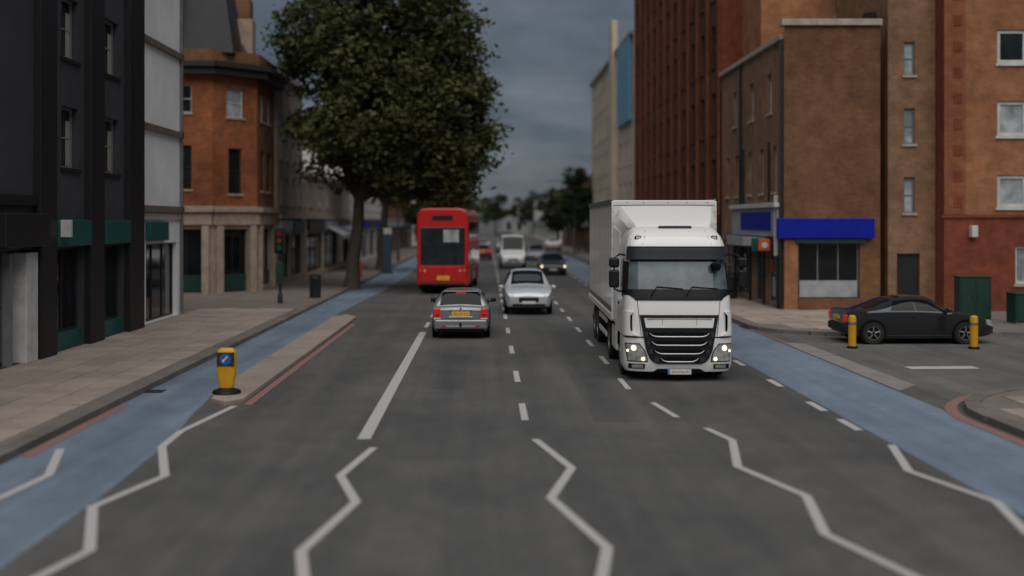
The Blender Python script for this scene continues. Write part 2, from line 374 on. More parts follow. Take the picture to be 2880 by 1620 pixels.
def line(pts, wd, name, m=None, z=Z2):
    b = MB(); P = [Vector((x, y, 0)) for x, y in pts]; Lp, Rp = [], []
    for i, p in enumerate(P):
        d1 = (P[i] - P[i - 1]).normalized() if i else None; d2 = (P[i + 1] - P[i]).normalized() if i < len(P) - 1 else None
        n1 = Vector((-d1.y, d1.x, 0)) if d1 else None; n2 = Vector((-d2.y, d2.x, 0)) if d2 else None
        if n1 and n2: nn = (n1 + n2).normalized(); k = 1 / max(.5, nn.dot(n1))
        else: nn = n1 or n2; k = 1
        Lp.append(p + nn * wd / 2 * k); Rp.append(p - nn * wd / 2 * k)
    vs = [(p.x, p.y, z) for p in Lp + Rp]; n = len(P)
    b.add(vs, [(i, i + 1, n + i + 1, n + i) for i in range(n - 1)])
    return b.build(name, m or M_white, road)
zz = [
 [(-4.86, 9.6), (-4.49, 11.5), (-4.29, 12.45), (-4.91, 14.35), (-4.50, 16.1), (-5.13, 18.2), (-5.18, 19.5), (-4.86, 22.2)],
 [(-6.25, 14.9), (-6.14, 16.15), (-6.66, 18.0)], [(-6.6, 13.1), (-6.25, 14.9)],
 [(-1.66, 10.6), (-2.0, 12.4), (-1.66, 14.6), (-2.05, 16.1), (-1.78, 18.1)],
 [(.82, 9.6), (1.02, 10.7), (1.31, 12.55), (.82, 14.8), (1.22, 16.6), (.78, 18.8)],
 [(4.5, 10.3), (4.3, 11.4), (3.84, 13.1), (4.13, 14.9), (3.63, 16.7), (3.98, 18.7), (3.76, 19.8)],
 [(7.6, 11.6), (7.0, 13.5), (7.15, 14.9), (6.62, 16.3), (6.95, 17.0 + .3), (6.3, 19.2)]]
zz[6] = [(6.55, 11.4), (6.15, 13.1), (6.45, 14.6), (6.0, 16.4), (6.42, 18.3)]
for k, p in enumerate(zz): line(p, .13, 'zigzag_line', z=Z2 + .0005 * k)
line([(-2.01, 18.8), (-2.05, 37)], .22, 'lane_line')
for y in [38.6 + 4.2 * i for i in range(24)]: line([(-2.05, y), (-2.05, y + 2)], .13, 'lane_dash')
for y in [20.6, 25.5, 31, 36.6] + [42 + 4.2 * i for i in range(28)]: line([(.68, y), (.68, y + 1.9)], .13, 'lane_dash')
for y in [20.9, 24.4] + [28.7 + 4.15 * i for i in range(26)]: line([(3.0 + (.45 if y < 22 else 0), y), (3.0 + (.25 if y < 22 else 0), y + 1.7)], .12, 'lane_dash')
for y in [19.6, 21.6, 24.8, 28.4] + [32 + 3.6 * i for i in range(4)]: line([(6.33, y), (6.33, y + 1.1)], .15, 'edge_dash')
for i in range(16): y = 48 + 4 * i; xx = 6.2 - min(.65, (y - 48) * .06); line([(xx, y), (xx - .04, y + 1.5)], .12, 'edge_dash')
line([(-4.64, 22.3), (-4.62, 40)], .17, 'red_line', M_red)
line([(-6.98, 17.4), (-7.02, 22.3)], .2, 'red_line', M_red)
line([(8.72, 33), (8.72, 60)], .09, 'red_line', M_red)
arc = lambda cx, cy, r, a0, a1, n: [(cx + r * math.cos(rad(a0 + (a1 - a0) * i / n)), cy + r * math.sin(rad(a0 + (a1 - a0) * i / n))) for i in range(n + 1)]
line([(8.62, 15)] + arc(12.5, 20.5, 3.95, 180, 95, 12) + [(16, 24.5)], .22, 'red_line', M_red, .013)
sheet([(8.66, 24.2), (9.3, 25.0), (9.25, 33.5), (8.66, 34)], .008).build('channel', M_channel, road)
sheet([(10.2, 27.7), (11.9, 27.8), (11.9, 28.3), (10.2, 28.2)], .010).build('worn_marking', M_white, side)

for (x0, x1, y0, y1) in ((1.9, 2.7, 20.5, 26.8), (-1.2, -.5, 24.5, 31)):
    sheet([(x0, y0), (x1, y0 + .06), (x1 + .03, y1), (x0 + .02, y1 - .05)], .0035).build('asphalt_patch', M_patch, road)
for x, y in ((-6.95, 24.1),): MB().box(x - .2, x + .2, y - .22, y + .22, .001, .012).build('gully_cover', M_metal_dk, road)
# pavements with separate slabs and kerb stones
def pavement(name, pts): return struct(MB().prism(pts, 'z', -.01, .112).build(name, M_pave))
pl = pavement('pavement_left', [(-7.42, -15), (-7.42, 300), (-12.5, 300), (-12.5, 56), (-30, 56), (-30, 42.5), (-12.5, 42.5), (-12.5, -15)])
pn = pavement('pavement_corner', [(9.1, -15)] + [(9.1, 20.5)] + arc(12.6, 20.5, 3.5, 180, 90, 10) + [(60, 24), (60, -15)])
pr = pavement('pavement_right', [(9.0, 300)] + [(9.0, 38.5)] + arc(11.5, 38.5, 2.5, 180, 270, 8) + [(60, 36), (60, 46), (13, 46), (13, 300)])
def slab_mesh(name, lx, ly, z0, z1):
    b = MB(); e = .006
    b.add([(-lx / 2, -ly / 2, z0), (lx / 2, -ly / 2, z0), (lx / 2, ly / 2, z0), (-lx / 2, ly / 2, z0),
           (-lx / 2 + e, -ly / 2 + e, z1), (lx / 2 - e, -ly / 2 + e, z1), (lx / 2 - e, ly / 2 - e, z1), (-lx / 2 + e, ly / 2 - e, z1)],
          [(4, 5, 6, 7), (0, 1, 5, 4), (1, 2, 6, 5), (2, 3, 7, 6), (3, 0, 4, 7)])
    me = bpy.data.meshes.new(name); me.from_pydata(b.v, [], b.f); return me
def pieces(me, m, places, parent, name):
    if not me.materials: me.materials.append(m)
    for x, y, z, rz in places:
        o = bpy.data.objects.new(name, me); COL.objects.link(o); o.location = (x, y, z); o.rotation_euler = (rnd.uniform(-.004, .004), rnd.uniform(-.004, .004), rz); o.parent = parent
sm = slab_mesh('slab', .735, .59, .095, .122)
pieces(sm, M_slab, [(-7.95 - .745 * c + (.0 if r % 2 else .0), 14.6 + .6 * r + .3 * (c % 2), rnd.uniform(-.002, .002), 0) for r in range(52) for c in range(5)], pl, 'slab')
sm2 = slab_mesh('slab', .735, .59, .095, .122)
pieces(sm2, M_slab, [(9.5 + .745 * c, 37.2 + .6 * r + .3 * (c % 2), rnd.uniform(-.002, .002), 0) for r in range(36) for c in range(3 if r > 12 else 7) if not (r < 3 and c == 0)], pr, 'slab')
sm3 = slab_mesh('slab', .735, .59, .095, .122)
pieces(sm3, M_slab, [(9.75 + .745 * c, 15.5 + .6 * r + .3 * (c % 2), rnd.uniform(-.002, .002), 0) for r in range(13) for c in range(6) if (9.75 + .745 * c - 12.6) ** 2 + max(0, 15.5 + .6 * r + .3 * (c % 2) + .3 - 20.5) ** 2 < 3.1 ** 2 or 15.5 + .6 * r < 20.2], pn, 'slab')
km = MB().box(-.15, .15, -.452, .452, -.02, .125); kme = bpy.data.meshes.new('kerb_stone'); kme.from_pydata(km.v, [], km.f)
pieces(kme, M_kerb, [(-7.27, 13.4 + .915 * i, 0, 0) for i in range(70)], pl, 'kerb_stone')
pieces(kme, M_kerb, [(8.86, 38.9 + .915 * i, 0, 0) for i in range(40)] + [(11.5 + 2.64 * math.cos(rad(a)), 38.5 + 2.64 * math.sin(rad(a)), 0, rad(a)) for a in range(190, 272, 20)] + [(11.9 + .915 * i, 35.86, 0, rad(90)) for i in range(14)], pr, 'kerb_stone')
pieces(kme, M_kerb, [(8.96, 12 + .915 * i, 0, 0) for i in range(10)] + [(12.6 + 3.64 * math.cos(rad(a)), 20.5 + 3.64 * math.sin(rad(a)), 0, rad(a)) for a in [176 - 14.4 * i for i in range(6)]], pn, 'kerb_stone')
# island between cycle lane and road
isl = struct(MB().prism([(-5.42, 22.6), (-5.05, 22.2), (-4.78, 22.6), (-4.76, 42), (-5.25, 43), (-5.62, 42), (-5.62, 25.5)], 'z', -.01, .10).build('kerb_island', M_slab, bevel=.02))
# ------------------------------------------------------------------ buildings, left side
def body(parent, x0, x1, y0, y1, z1, m, name='rear_wall'):
    return MB().box(x0, x1, y0, y1, -.1, z1).build(name, m, parent)
def left_frame(X, Y): return frame((X, Y), (0, 1), (1, 0))
def right_frame(X, Y): return frame((X, Y), (0, 1), (-1, 0))
def cam_frame(X, Y): return frame((X, Y), (1, 0), (0, -1))

# black rendered building with teal shop fascias
XB = -11.3
b1 = thing('black_building', 'black rendered building with tall piers and teal shop fascias along the left pavement', 'building', (-16, 28, 0), world=True)
F = left_frame(XB, 17.0); H = 13.6
wins = []
for u0 in (2.2, 6.6):
    for v0 in (4.9, 8.1): wins.append((u0, u0 + 1.3, v0, v0 + 1.7))
for u0 in (13.6, 17.1):
    for v0 in (5.0, 7.95): wins.append((u0, u0 + 1.25, v0, v0 + 1.65))
shops = [(12.95, 15.25, .14, 2.86), (16.65, 18.8, .14, 2.86)]
doors = [(9.2, 11.6, .14, 2.86), (1.5, 8.5, .5, 2.86)]
wall(F, 21.0, 0, H, wins + shops + doors, M_black, b1, .28)
body(b1, -20, XB - .3, 17, 38, H - .3, M_black)
for h in wins:
    o = window(F, b1, *h, depth=.2, fm=M_grey_frame, cross=(1, 2), sill=M_blackpier)
    MB().fbox(F, h[1] - .42, h[1] - .1, h[2] + .08, h[3] - .35, -.205, -.19).build('blind', M_cream, o)
for h in shops:
    o = window(F, b1, h[0], h[1], h[2] + .45, h[3], .2, M_dark_frame, M_shopglass, (2, 1)); o.name = 'shop_window'
    MB().fbox(F, h[0], h[1], h[2], h[2] + .45, -.25, -.05).build('stall_riser', M_green, b1)
o = window(F, b1, 1.5, 8.5, .5, 2.86, .2, M_dark_frame, M_shopglass, (4, 1)); o.name = 'shop_window'
o = window(F, b1, 9.2, 10.6, .14, 2.86, .2, M_dark_frame, M_shopglass, (1, 2)); o.name = 'entrance_door'
MB().fbox(F, 10.9, 11.62, .12, 2.8, -.2, .16).build('white_door_panel', M_white_frame, b1, .02)
MB().fbox(F, 10.15, 10.3, .12, 2.8, -.12, .06).build('door_post', M_grey_frame, b1)
for u0, u1 in ((-.0, .9), (11.7, 12.8), (15.35, 16.5), (18.9, 20.4)):
    p = MB().fbox(F, u0, u1, 0, H + .12, -.25, .2).build('pier', M_blackpier, b1, .02)
MB().fbox(F, .9, 11.7, 3.95, 4.2, 0, .12).build('string_course', M_blackpier, b1)
MB().fbox(F, 9.1, 11.65, 2.95, 3.75, 0, .42).build('sign_box', M_blackpier, b1, .03)
MB().fbox(F, 12.85, 15.3, 2.9, 3.6, 0, .24).build('fascia_board', M_green, b1, .02)
MB().fbox(F, 16.55, 18.85, 2.9, 3.6, 0, .24).build('fascia_board', M_green, b1, .02)
MB().fbox(F, 12.9, 13.05, 3.15, 3.6, .24, .5).build('hanging_sign', M_white_frame, b1, .01)
MB().fbox(F, -.1, 21.0, H, H + .25, -.4, .45).build('parapet', M_blackpier, b1)

# pale rendered house
b2 = thing('pale_rendered_house', 'narrow pale grey rendered house with brown bands between black building and corner block', 'building', (-16, 40.5, 0), world=True)
F = left_frame(XB - .1, 38.02); U = 4.98
sh = [(.5, 4.4, .14, 2.8)]
wn = [(3.1, 4.1, 4.75, 6.2), (3.1, 4.1, 7.4, 8.9), (3.1, 4.1, 10.2, 11.6)]
wall(F, U, 0, 12.9, sh, M_render, b2, .25)
body(b2, -20, XB - .4, 38.02, 43, 12.6, M_render)
for v in (4.0, 6.75, 9.65): MB().fbox(F, 0, U, v - .12, v + .1, 0, .12).build('string_course', M_band, b2)
MB().fbox(F, .1, U - .1, 3.62, 3.86, 0, .06).build('fascia_moulding', M_stone2, b2)
MB().fbox(F, .4, 2.6, 2.9, 3.55, 0, .2).build('fascia_board', M_green, b2, .02)
o = window(F, b2, *sh[0], depth=.2, fm=M_dark_frame, gm=M_shopglass, cross=(3, 1)); o.name = 'shop_window'
MB().fbox(F, 0, U + .1, 12.9, 13.15, -.3, .25).build('cornice', M_render, b2)
MB().fbox(F, 4.72, 4.82, .2, 12.8, .02, .12).build('drainpipe', M_metal_gr, b2)

# orange brick corner building with slate roof
b3 = thing('corner_building', 'orange brick corner building with stone ground floor, dark cornice and steep slate roof', 'building', (-16, 58, 0), world=True)
A, B, C_, D = (-24, 55.0), (-13.1, 55.0), (-11.35, 56.9), (-11.35, 61.4)
def seg_frame(p, q):
    d = Vector((q[0] - p[0], q[1] - p[1])); l = d.length; d /= l; n = (d.y, -d.x)
    return frame(p, (d.x, d.y), n), l
HC = 10.55
for (p, q, m) in ((A, B, M_br_orange), (B, C_, M_br_orange), (C_, D, M_br_brown)):  # street face takes the darker brick: its shade is put into the colour
    F, U = seg_frame(p, q)
    if U > 8: hs = [(U - 1.9, U - 1.0, 8.75, 10.1), (U - 1.9, U - 1.0, 5.1, 7.2), (U - 5, U - 4, 8.75, 10.1), (U - 5, U - 4, 5.1, 7.2), (U - 8, U - 7, 5.1, 7.2)]; gs = [(U - 2.1, U - .5, .14, 3.2), (U - 5.5, U - 3, .3, 3.2)]
    elif U < 3: hs = [(U / 2 - .5, U / 2 + .5, 8.6, 10.0), (U / 2 - .38, U / 2 + .38, 4.9, 7.1)]; gs = [(U / 2 - .75, U / 2 + .75, .14, 3.2)]
    else: hs = [(.9, 1.9, 8.6, 10.0), (2.7, 3.7, 8.6, 10.0), (.9, 1.9, 5.1, 7.1), (2.7, 3.7, 5.1, 7.1)]; gs = [(.6, 3.9, .3, 3.2)]
    wall(F, U, 4.3, HC, hs, m, b3, .2, 'brick_wall')
    wall(F, U, 0, 4.3, gs, M_stone, b3, .3, 'stone_wall')
    for h in hs:
        window(F, b3, *h, depth=.15, fm=M_white_frame if h[2] > 8 else M_dark_frame, gm=M_glasspale if h[2] > 8 and U < 3 else M_glass, cross=(1, 2), sill=M_stone)
    for h in gs:
        o = window(F, b3, *h, depth=.26, fm=M_dark_frame, gm=M_shopglass, cross=(2, 1)); o.name = 'shop_window'
        MB().fbox(F, h[0] + .05, h[1] - .05, .2, 1.0, -.2, -.12).build('stall_riser', M_cabgreen, b3)
        for uu in (h[0] - .38, h[1] + .02):
            MB().fbox(F, uu, uu + .36, 0, 3.35, 0, .22).build('pilaster', M_stone, b3, .03)
    MB().fbox(F, 0, U, 3.4, 4.0, .0, .18).build('stone_fascia', M_stone, b3)
    MB().fbox(F, -.1, U + .1, 4.02, 4.25, 0, .34).build('stone_cornice', M_stone, b3)
    MB().fbox(F, -.25, U + .25, HC, HC + .35, -.3, .55).build('cornice', M_lead, b3)
    MB().fbox(F, -.3, U + .3, HC + .35, HC + .6, -.3, .75).build('cornice_top', M_lead, b3)
    MB().fbox(F, -.1, U + .1, HC + .6, HC + 1.25, -.3, .12).build('parapet', M_br_brown, b3)
MB().prism([(-24, 55.3), (-13.2, 55.3), (-11.65, 57), (-11.65, 61.4), (-24, 61.4)], 'z', 0, HC + .5).build('rear_wall', M_br_brown, b3)
rz0, rz1 = HC + 1.1, 15.6
def frust(x0, x1, y0, y1, X0, X1, Y0, Y1, z0, z1):
    return MB().add([(x0, y0, z0), (x1, y0, z0), (x1, y1, z0), (x0, y1, z0), (X0, Y0, z1), (X1, Y0, z1), (X1, Y1, z1), (X0, Y1, z1)],
                    [(3, 2, 1, 0), (4, 5, 6, 7), (0, 1, 5, 4), (1, 2, 6, 5), (2, 3, 7, 6), (3, 0, 4, 7)])
frust(-15.2, -12.15, 55.2, 58.6, -14.6, -12.9, 56.0, 57.9, rz0, 15.9).build('turret_roof', M_slate, b3)
frust(-24, -11.8, 57.2, 61.3, -24, -13.2, 58.9, 59.8, rz0 - .05, 14.4).build('main_roof', M_slate, b3)
MB().box(-12.55, -11.75, 57.7, 58.6, rz0 - .4, 13.7).build('dormer_gable', M_stone, b3, .03)
MB().box(-15.35, -14.75, 54.95, 55.8, rz0 - .5, 15.0).build('chimney', M_br_brown, b3, .03)
MB().box(-13.4, -12.4, 60.3, 61.2, rz0 - .4, 15.2).build('chimney', M_br_brown, b3, .03)

# generic terrace block
def terrace(name, label, sidek, xf, y0, y1, H, m, bays, floors, fm=None, gmat=None, shop=True, depth=9, roof='parapet', fascia=None, sill=None, win=(1.0, 1.6), awning=None):
    s = -1 if sidek == 'L' else 1
    t = thing(name, label, 'building', (xf + s * depth / 2, (y0 + y1) / 2, 0), world=True)
    F = left_frame(xf, y0) if sidek == 'L' else right_frame(xf, y0)
    U = y1 - y0; hs = []; fh = (H - 4.0) / max(1, floors)
    for k in range(floors):
        for i in range(bays):
            uc = U * (i + .5) / bays; v0 = 4.0 + fh * k + fh * .22; hs.append((uc - win[0] / 2, uc + win[0] / 2, v0, v0 + min(win[1], fh * .6)))
    sh = [(U * i / max(1, bays // 2) + .35, U * (i + 1) / max(1, bays // 2) - .35, .4, 2.8) for i in range(max(1, bays // 2))] if shop else []
    wall(F, U, 0, H, hs + sh, m, t, .2)
    xa, xb = (xf - depth, xf - .3) if sidek == 'L' else (xf + .3, xf + depth)
    body(t, xa, xb, y0, y1, H - .2, m)
    for h in hs: window(F, t, *h, depth=.13, fm=fm, gm=gmat, cross=(1, 2), sill=sill or M_stone2)
    for i, h in enumerate(sh):
        o = window(F, t, *h, depth=.16, fm=M_dark_frame, gm=M_shopglass, cross=(3, 1)); o.name = 'shop_window'
        MB().fbox(F, h[0] - .1, h[1] + .1, 2.95, 3.6, 0, .18).build('fascia_board', (fascia or [M_signgrey])[i % len(fascia or [1])], t, .02)
        if awning and i in awning:
            aw = MB().add([F(h[0], 3.2, .16), F(h[1], 3.2, .16), F(h[1], 2.6, 1.3), F(h[0], 2.6, 1.3), F(h[0], 3.24, .16), F(h[1], 3.24, .16), F(h[1], 2.64, 1.32), F(h[0], 2.64, 1.32)], [(0, 1, 2, 3), (4, 5, 6, 7), (0, 1, 5, 4), (1, 2, 6, 5), (2, 3, 7, 6), (3, 0, 4, 7)])
            aw.fbox(F, h[0], h[1], 2.4, 2.62, 1.29, 1.32); aw.build('awning', M_signgrey, t)
    MB().fbox(F, -.05, U + .05, 3.72, 3.9, 0, .2).build('string_course', sill or M_stone2, t)
    if roof == 'parapet': MB().fbox(F, 0, U, H, H + .3, -.5, .18).build('cornice', sill or M_stone2, t)
    else:
        xm = (xa + xb) / 2
        MB().prism([(min(xa, xb) - .2, H - .2), (max(xa, xb) + .55, H - .2), (xm, H + 2.6)], 'y', y0, y1).build('roof', M_slate, t)
        MB().box(xm - .6 - s * 1.5, xm + .5 - s * 1.5, y1 - .9, y1, H, H + 3.2).build('chimney', M_br_brown, t)
    return t
terrace('pale_stone_building', 'pale stone fronted building with sash windows behind the left tree', 'L', -11.2, 61.6, 70, 11.4, M_cream, 4, 3, fascia=[M_signgrey, M_green])
terrace('low_beige_shop', 'low beige shop building with grey awning behind the tree trunk', 'L', -11.0, 70.2, 92, 6.3, M_stone2, 6, 1, fascia=[M_dark_frame, M_signgrey, M_dark_frame], awning=[1, 2])
terrace('white_terrace', 'tall white painted terrace beyond the low beige shop', 'L', -10.8, 92.3, 118, 9.5, mat('white_terrace_paint', (.5, .49, .47), .85), 8, 2, fascia=[M_dark_frame, M_bluesign])
terrace('brown_terrace', 'brown brick terrace with slate roof far down the left side', 'L', -10.8, 118.3, 165, 9.5, M_br_brown, 12, 2, roof='gable')
terrace('distant_grey_terrace', 'grey rendered terrace farthest down the left side', 'L', -10.4, 165.4, 260, 10.5, M_render, 16, 2)

# ------------------------------------------------------------------ buildings, right side
XR = 11.6
# corner shop with blue fascia, facing the side street and the main street
b4 = thing('corner_shop_building', 'brown brick corner shop building with blank upper wall and blue fascia sign', 'building', (14, 51, 0), world=True)
Fc = cam_frame(XR, 45.0); Uc = 3.75
shc = [(.55, 2.95, .55, 2.75)]
wall(Fc, Uc, 0, 11.2, shc, M_br_brown, b4, .25, 'brick_wall', 0)
Fs = right_frame(XR, 45.0); Us = 12.0
hs = [(u, u + .62, 4.75, 6.6) for u in (1.2, 3.4, 5.6, 8.2, 10.2)] + [(u, u + .7, 8.0, 9.6) for u in (2.0, 5.2, 8.6)]
shs = [(.9, 2.9, .25, 2.7), (3.2, 5.4, .14, 2.7), (5.7, 8.4, .25, 2.7), (8.8, 11.6, .25, 2.7)]
wall(Fs, Us, 0, 10.7, hs + shs, M_br_grey, b4, .22, 'brick_wall', 0)
body(b4, XR + .3, 15.3, 45.3, 57, 10.6, M_br_grey)
for h in hs: window(Fs, b4, *h, depth=.16, fm=M_white_frame, cross=(1, 2), sill=M_stone2)
for i, h in enumerate(shs):
    o = window(Fs, b4, *h, depth=.18, fm=M_grey_frame, gm=M_shopglass, cross=(3 if i != 1 else 2, 2)); o.name = 'shop_window'
    MB().fbox(Fs, h[0] - .12, h[0] - .02, .12, 2.75, 0, .1).build('pilaster', M_grey_frame, b4)
o = window(Fc, b4, *shc[0], depth=.2, fm=M_grey_frame, gm=M_shopglass, cross=(3, 1)); o.name = 'shop_window'
MB().fbox(Fc, .62, 2.88, .6, 1.25, -.16, -.1).build('frosted_panel', M_signgrey, o)
MB().fbox(Fc, -.3, 3.45, 2.9, 3.68, .0, .28).build('blue_fascia', M_bluesign, b4, .02)
MB().fbox(Fc, .4, 3.1, 2.72, 2.88, .0, .2).build('fascia_underside', M_cabgreen, b4)
MB().fbox(Fc, -.02, .5, .0, 2.86, .004, .1).build('pilaster', M_br_warm, b4, .01)
MB().fbox(Fs, .3, 8.6, 2.95, 4.1, 0, .22).build('shop_fascia', M_signgrey, b4, .03)
MB().fbox(Fs, 1.2, 6.6, 3.2, 3.95, .22, .26).build('blue_panel', M_bluesign, b4, .01)
MB().fbox(Fs, .2, 8.7, 4.12, 4.3, 0, .34).build('shop_cornice', M_white_frame, b4, .02)
MB().fbox(Fs, 5.0, 8.4, 2.5, 2.9, .2, .5).build('shutter_box', M_signgrey, b4, .02)
hsn = MB().fbox(Fs, 1.0, 1.14, 2.38, 2.86, .27, .76).build('hanging_sign', M_orange, b4, .06)
pp = Vector(Fs(.998, 2.62, .515)); MB().cyl(pp, pp + Vector((0, -.02, 0)), .12, n=20).build('sign_disc', M_white_frame, hsn)
MB().fbox(Fs, 1.6, 1.72, 2.35, 2.9, .25, .9).build('hanging_sign', M_green, b4, .03)
MB().fbox(Fs, 1.9, 4.9, 2.52, 2.9, .2, .4).build('lower_signboard', M_white_frame, b4, .02)
for u, v0, v1, m in ((1.1, 1.2, 2.1, M_white_frame), (1.9, .5, 1.3, M_signgrey), (2.3, 1.5, 2.0, M_orange), (4.4, 1.1, 2.0, M_cabgreen), (6.0, .7, 1.6, M_bluelight), (7.2, 1.2, 2.1, M_white_frame)):
    MB().fbox(Fs, u, u + .42, v0, v1, -.135, -.125).build('window_poster', m, b4)
for u in (.62, 3.02, 5.5, 8.52): MB().fbox(Fs, u, u + .16, .12, 2.9, .0, .12).build('pilaster', M_dark_frame, b4, .01)
for u in (2.2, 6.9): MB().fbox(Fs, u, u + .07, 4.35, 6.8, .03, .1).build('cable', M_dark_frame, b4)
MB().fbox(Fs, .55, .72, 2.2, 4.6, .1, .24).build('alarm_post', M_white_frame, b4, .02)
for u in (.12, 7.4): MB().fbox(Fs, u, u + .12, .3, 10.6, .02, .14).build('drainpipe', M_dark_frame, b4)
MB().fbox(Fc, -.12, Uc + .05, 11.2, 11.45, -.4, .14).build('coping', M_stone2, b4, .02)
MB().fbox(Fs, 0.2, Us, 10.7, 10.9, -.4, .14).build('coping', M_stone2, b4, .02)
# taller warm block behind the corner shop
b5 = thing('warm_brick_block', 'tall warm orange brick block rising behind the corner shop', 'building', (22, 56, 0), world=True)
F = cam_frame(12.6, 53.0); hs = [(u, u + 1.1, 13.0, 14.9) for u in (3.4, 6.2, 9)]
wall(F, 12, 0, 17.5, hs, M_br_warm, b5, .2, 'brick_wall', 0)
F2 = right_frame(12.6, 53); wall(F2, 3.9, 0, 17.5, [], M_br_warm, b5, .2, 'brick_wall', 0); body(b5, 12.9, 24.6, 53.3, 56.8, 17.2, M_br_warm)
for h in hs: window(F, b5, *h, depth=.15, cross=(2, 2), sill=M_stone2)
MB().fbox(F, 4.2, 4.9, 11.5, 17.4, .004, .35).build('flue', M_br_brown, b5)
MB().fbox(F, -.1, 12.1, 17.5, 17.8, -.5, .2).build('coping', M_stone2, b5)
# narrow stair tower and orange brick block on the side street
b6 = thing('stair_tower', 'narrow grey brown brick stair tower with slit windows beside the dark recess', 'building', (17, 48, 0), world=True)
F = cam_frame(15.72, 45.2); hs = [(.62, 1.05, 9.3, 10.6), (.62, 1.05, 6.6, 8.0), (.62, 1.05, 3.9, 5.3), (.35, 1.25, .14, 2.3)]
wall(F, 1.86, 0, 15.5, hs, M_br_grey, b6, .2, 'brick_wall'); body(b6, 15.75, 17.55, 45.5, 52, 15.3, M_br_grey)
for h in hs[:3]: window(F, b6, *h, depth=.12, gm=M_glasspale, fm=M_grey_frame, cross=(1, 2), sill=M_stone2)
MB().fbox(F, .35, 1.25, .14, 2.3, -.2, -.14).build('door', M_dark_frame, b6)
MB().fbox(F, -.05, 1.9, 15.5, 15.7, -.4, .12).build('coping', M_stone2, b6)
b7 = thing('orange_brick_flats', 'orange brick flats with white framed windows at the right edge', 'building', (24, 47, 0), world=True)
F = cam_frame(17.6, 44.4); U = 13.0
hs = []
for u in (2.05, 6.2, 10.0): hs += [(u, u + 1.16, 9.65, 10.95), (u, u + 1.16, 6.85, 8.2), (u, u + 1.16, 4.1, 5.35)]
hb = [(2.75, 3.4, 1.15, 2.6), (7, 8.2, 1.0, 2.6)]
wall(F, U, 3.75, 17, hs, M_br_warm, b7, .2, 'brick_wall', 0); wall(F, U, 0, 3.75, hb, M_br_red, b7, .2, 'brick_base', 0)
F2 = right_frame(17.6, 44.4); wall(F2, .8, 0, 17, [], M_br_red, b7, .2, 'brick_wall', 0); body(b7, 17.9, 30.6, 44.7, 54, 16.8, M_br_warm)
for i, h in enumerate(hs): window(F, b7, *h, depth=.1, fw=.14, gm=M_glass if i % 3 == 0 else M_glasspale, cross=(1, 1), sill=M_white_frame)
for h in hb: window(F, b7, *h, depth=.1, fw=.08, gm=M_glasspale, sill=M_stone2)
MB().fbox(F, .004, .82, 3.84, 16.9, .002, .02).build('brick_band', M_quoin, b7)
for k in range(13): MB().fbox(F, .36, .68, 4.1 + k, 4.5 + k, .02, .04).build('red_block', M_br_red, b7)
MB().fbox(F, -.1, U, 3.7, 3.82, 0, .06).build('string_course', M_br_red, b7)
MB().fbox(F, .95, 1.2, 2.95, 3.4, .003, .3).build('wall_lamp', M_white_frame, b7, .03)
MB().fbox(F, -.1, U, 17, 17.3, -.4, .15).build('coping', M_stone2, b7)
rc = tag(MB().box(15.32, 15.68, 46.5, 47, 0, 12).build('recess_shade', M_blackpier), 'black panel painting the shade of the narrow gap beside the corner shop', 'wall')  # near-black panel added to paint the shade inside the gap
# dark red brick block with orange fins
b8 = thing('red_brick_block', 'tall dark red brick block with vertical brick fins behind the lorry', 'building', (16, 73.5, 0), world=True)
Fs = right_frame(XR - .05, 57.1); U = 33.0; H = 21.5
hs = []
for i in range(11):
    for v in (4.6, 8.0, 11.4, 14.8, 18.1): hs.append((1.2 + 2.95 * i, 2.2 + 2.95 * i, v, v + 2.1))
shs = [(.5 + 5.4 * i, 5.4 + 5.4 * i, .3, 2.9) for i in range(6)]
wall(Fs, U, 0, H, hs + shs, M_br_dkred, b8, .22, 'brick_wall', 0); body(b8, XR + .25, 26, 57.1, 90.1, H - .2, M_br_dkred)
for h in hs: window(Fs, b8, *h, depth=.17, fm=M_dark_frame, cross=(1, 2), sill=M_br_dkred)
for h in shs:
    o = window(Fs, b8, *h, depth=.18, fm=M_dark_frame, gm=M_shopglass, cross=(3, 1)); o.name = 'shop_window'
    MB().fbox(Fs, h[0], h[1], 3.0, 3.6, 0, .2).build('fascia_board', M_dark_frame, b8)
for i in range(12): MB().fbox(Fs, .1 + 2.95 * i, .38 + 2.95 * i, 3.9, H - .4, 0, .06).build('fin', M_br_orange, b8)
MB().fbox(Fs, -.1, U, H, H + .35, -.5, .25).build('coping', M_br_dkred, b8)
Fe = cam_frame(XR - .05, 57.04); wall(Fe, 4, 10, H, [], M_br_red, b8, .2, 'brick_wall', 0)
# cream block with blue banner
M_beige = mat('beige_stone', (.52, .425, .33), .85, vs=.4)
b9 = thing('cream_block', 'cream stone block with tall light blue banner beyond the dark red block', 'building', (15, 108, 0), world=True)
Fs = right_frame(XR - .1, 90.5); U = 36
hs = [(1.5 + 3.4 * i, 2.7 + 3.4 * i, v, v + 2.0) for i in range(10) for v in (4.8, 8.2, 11.6, 14.6)]
wall(Fs, U, 0, 18.3, hs, M_beige, b9, .2); body(b9, XR + .2, 22, 90.5, 126.5, 18, M_beige)
for h in hs: window(Fs, b9, *h, depth=.14, fm=M_grey_frame, cross=(1, 2), sill=M_stone2)
MB().fbox(Fs, 0.6, 9.0, 11.6, 18.2, .06, .3).build('banner', M_bluelight, b9)
MB().fbox(Fs, 11.1, 13.4, 3.9, 21.3, 0, .5).build('corner_tower', M_beige, b9, .05)
MB().fbox(Fs, 0, U, 18.3, 18.6, -.4, .3).build('cornice', M_stone2, b9)
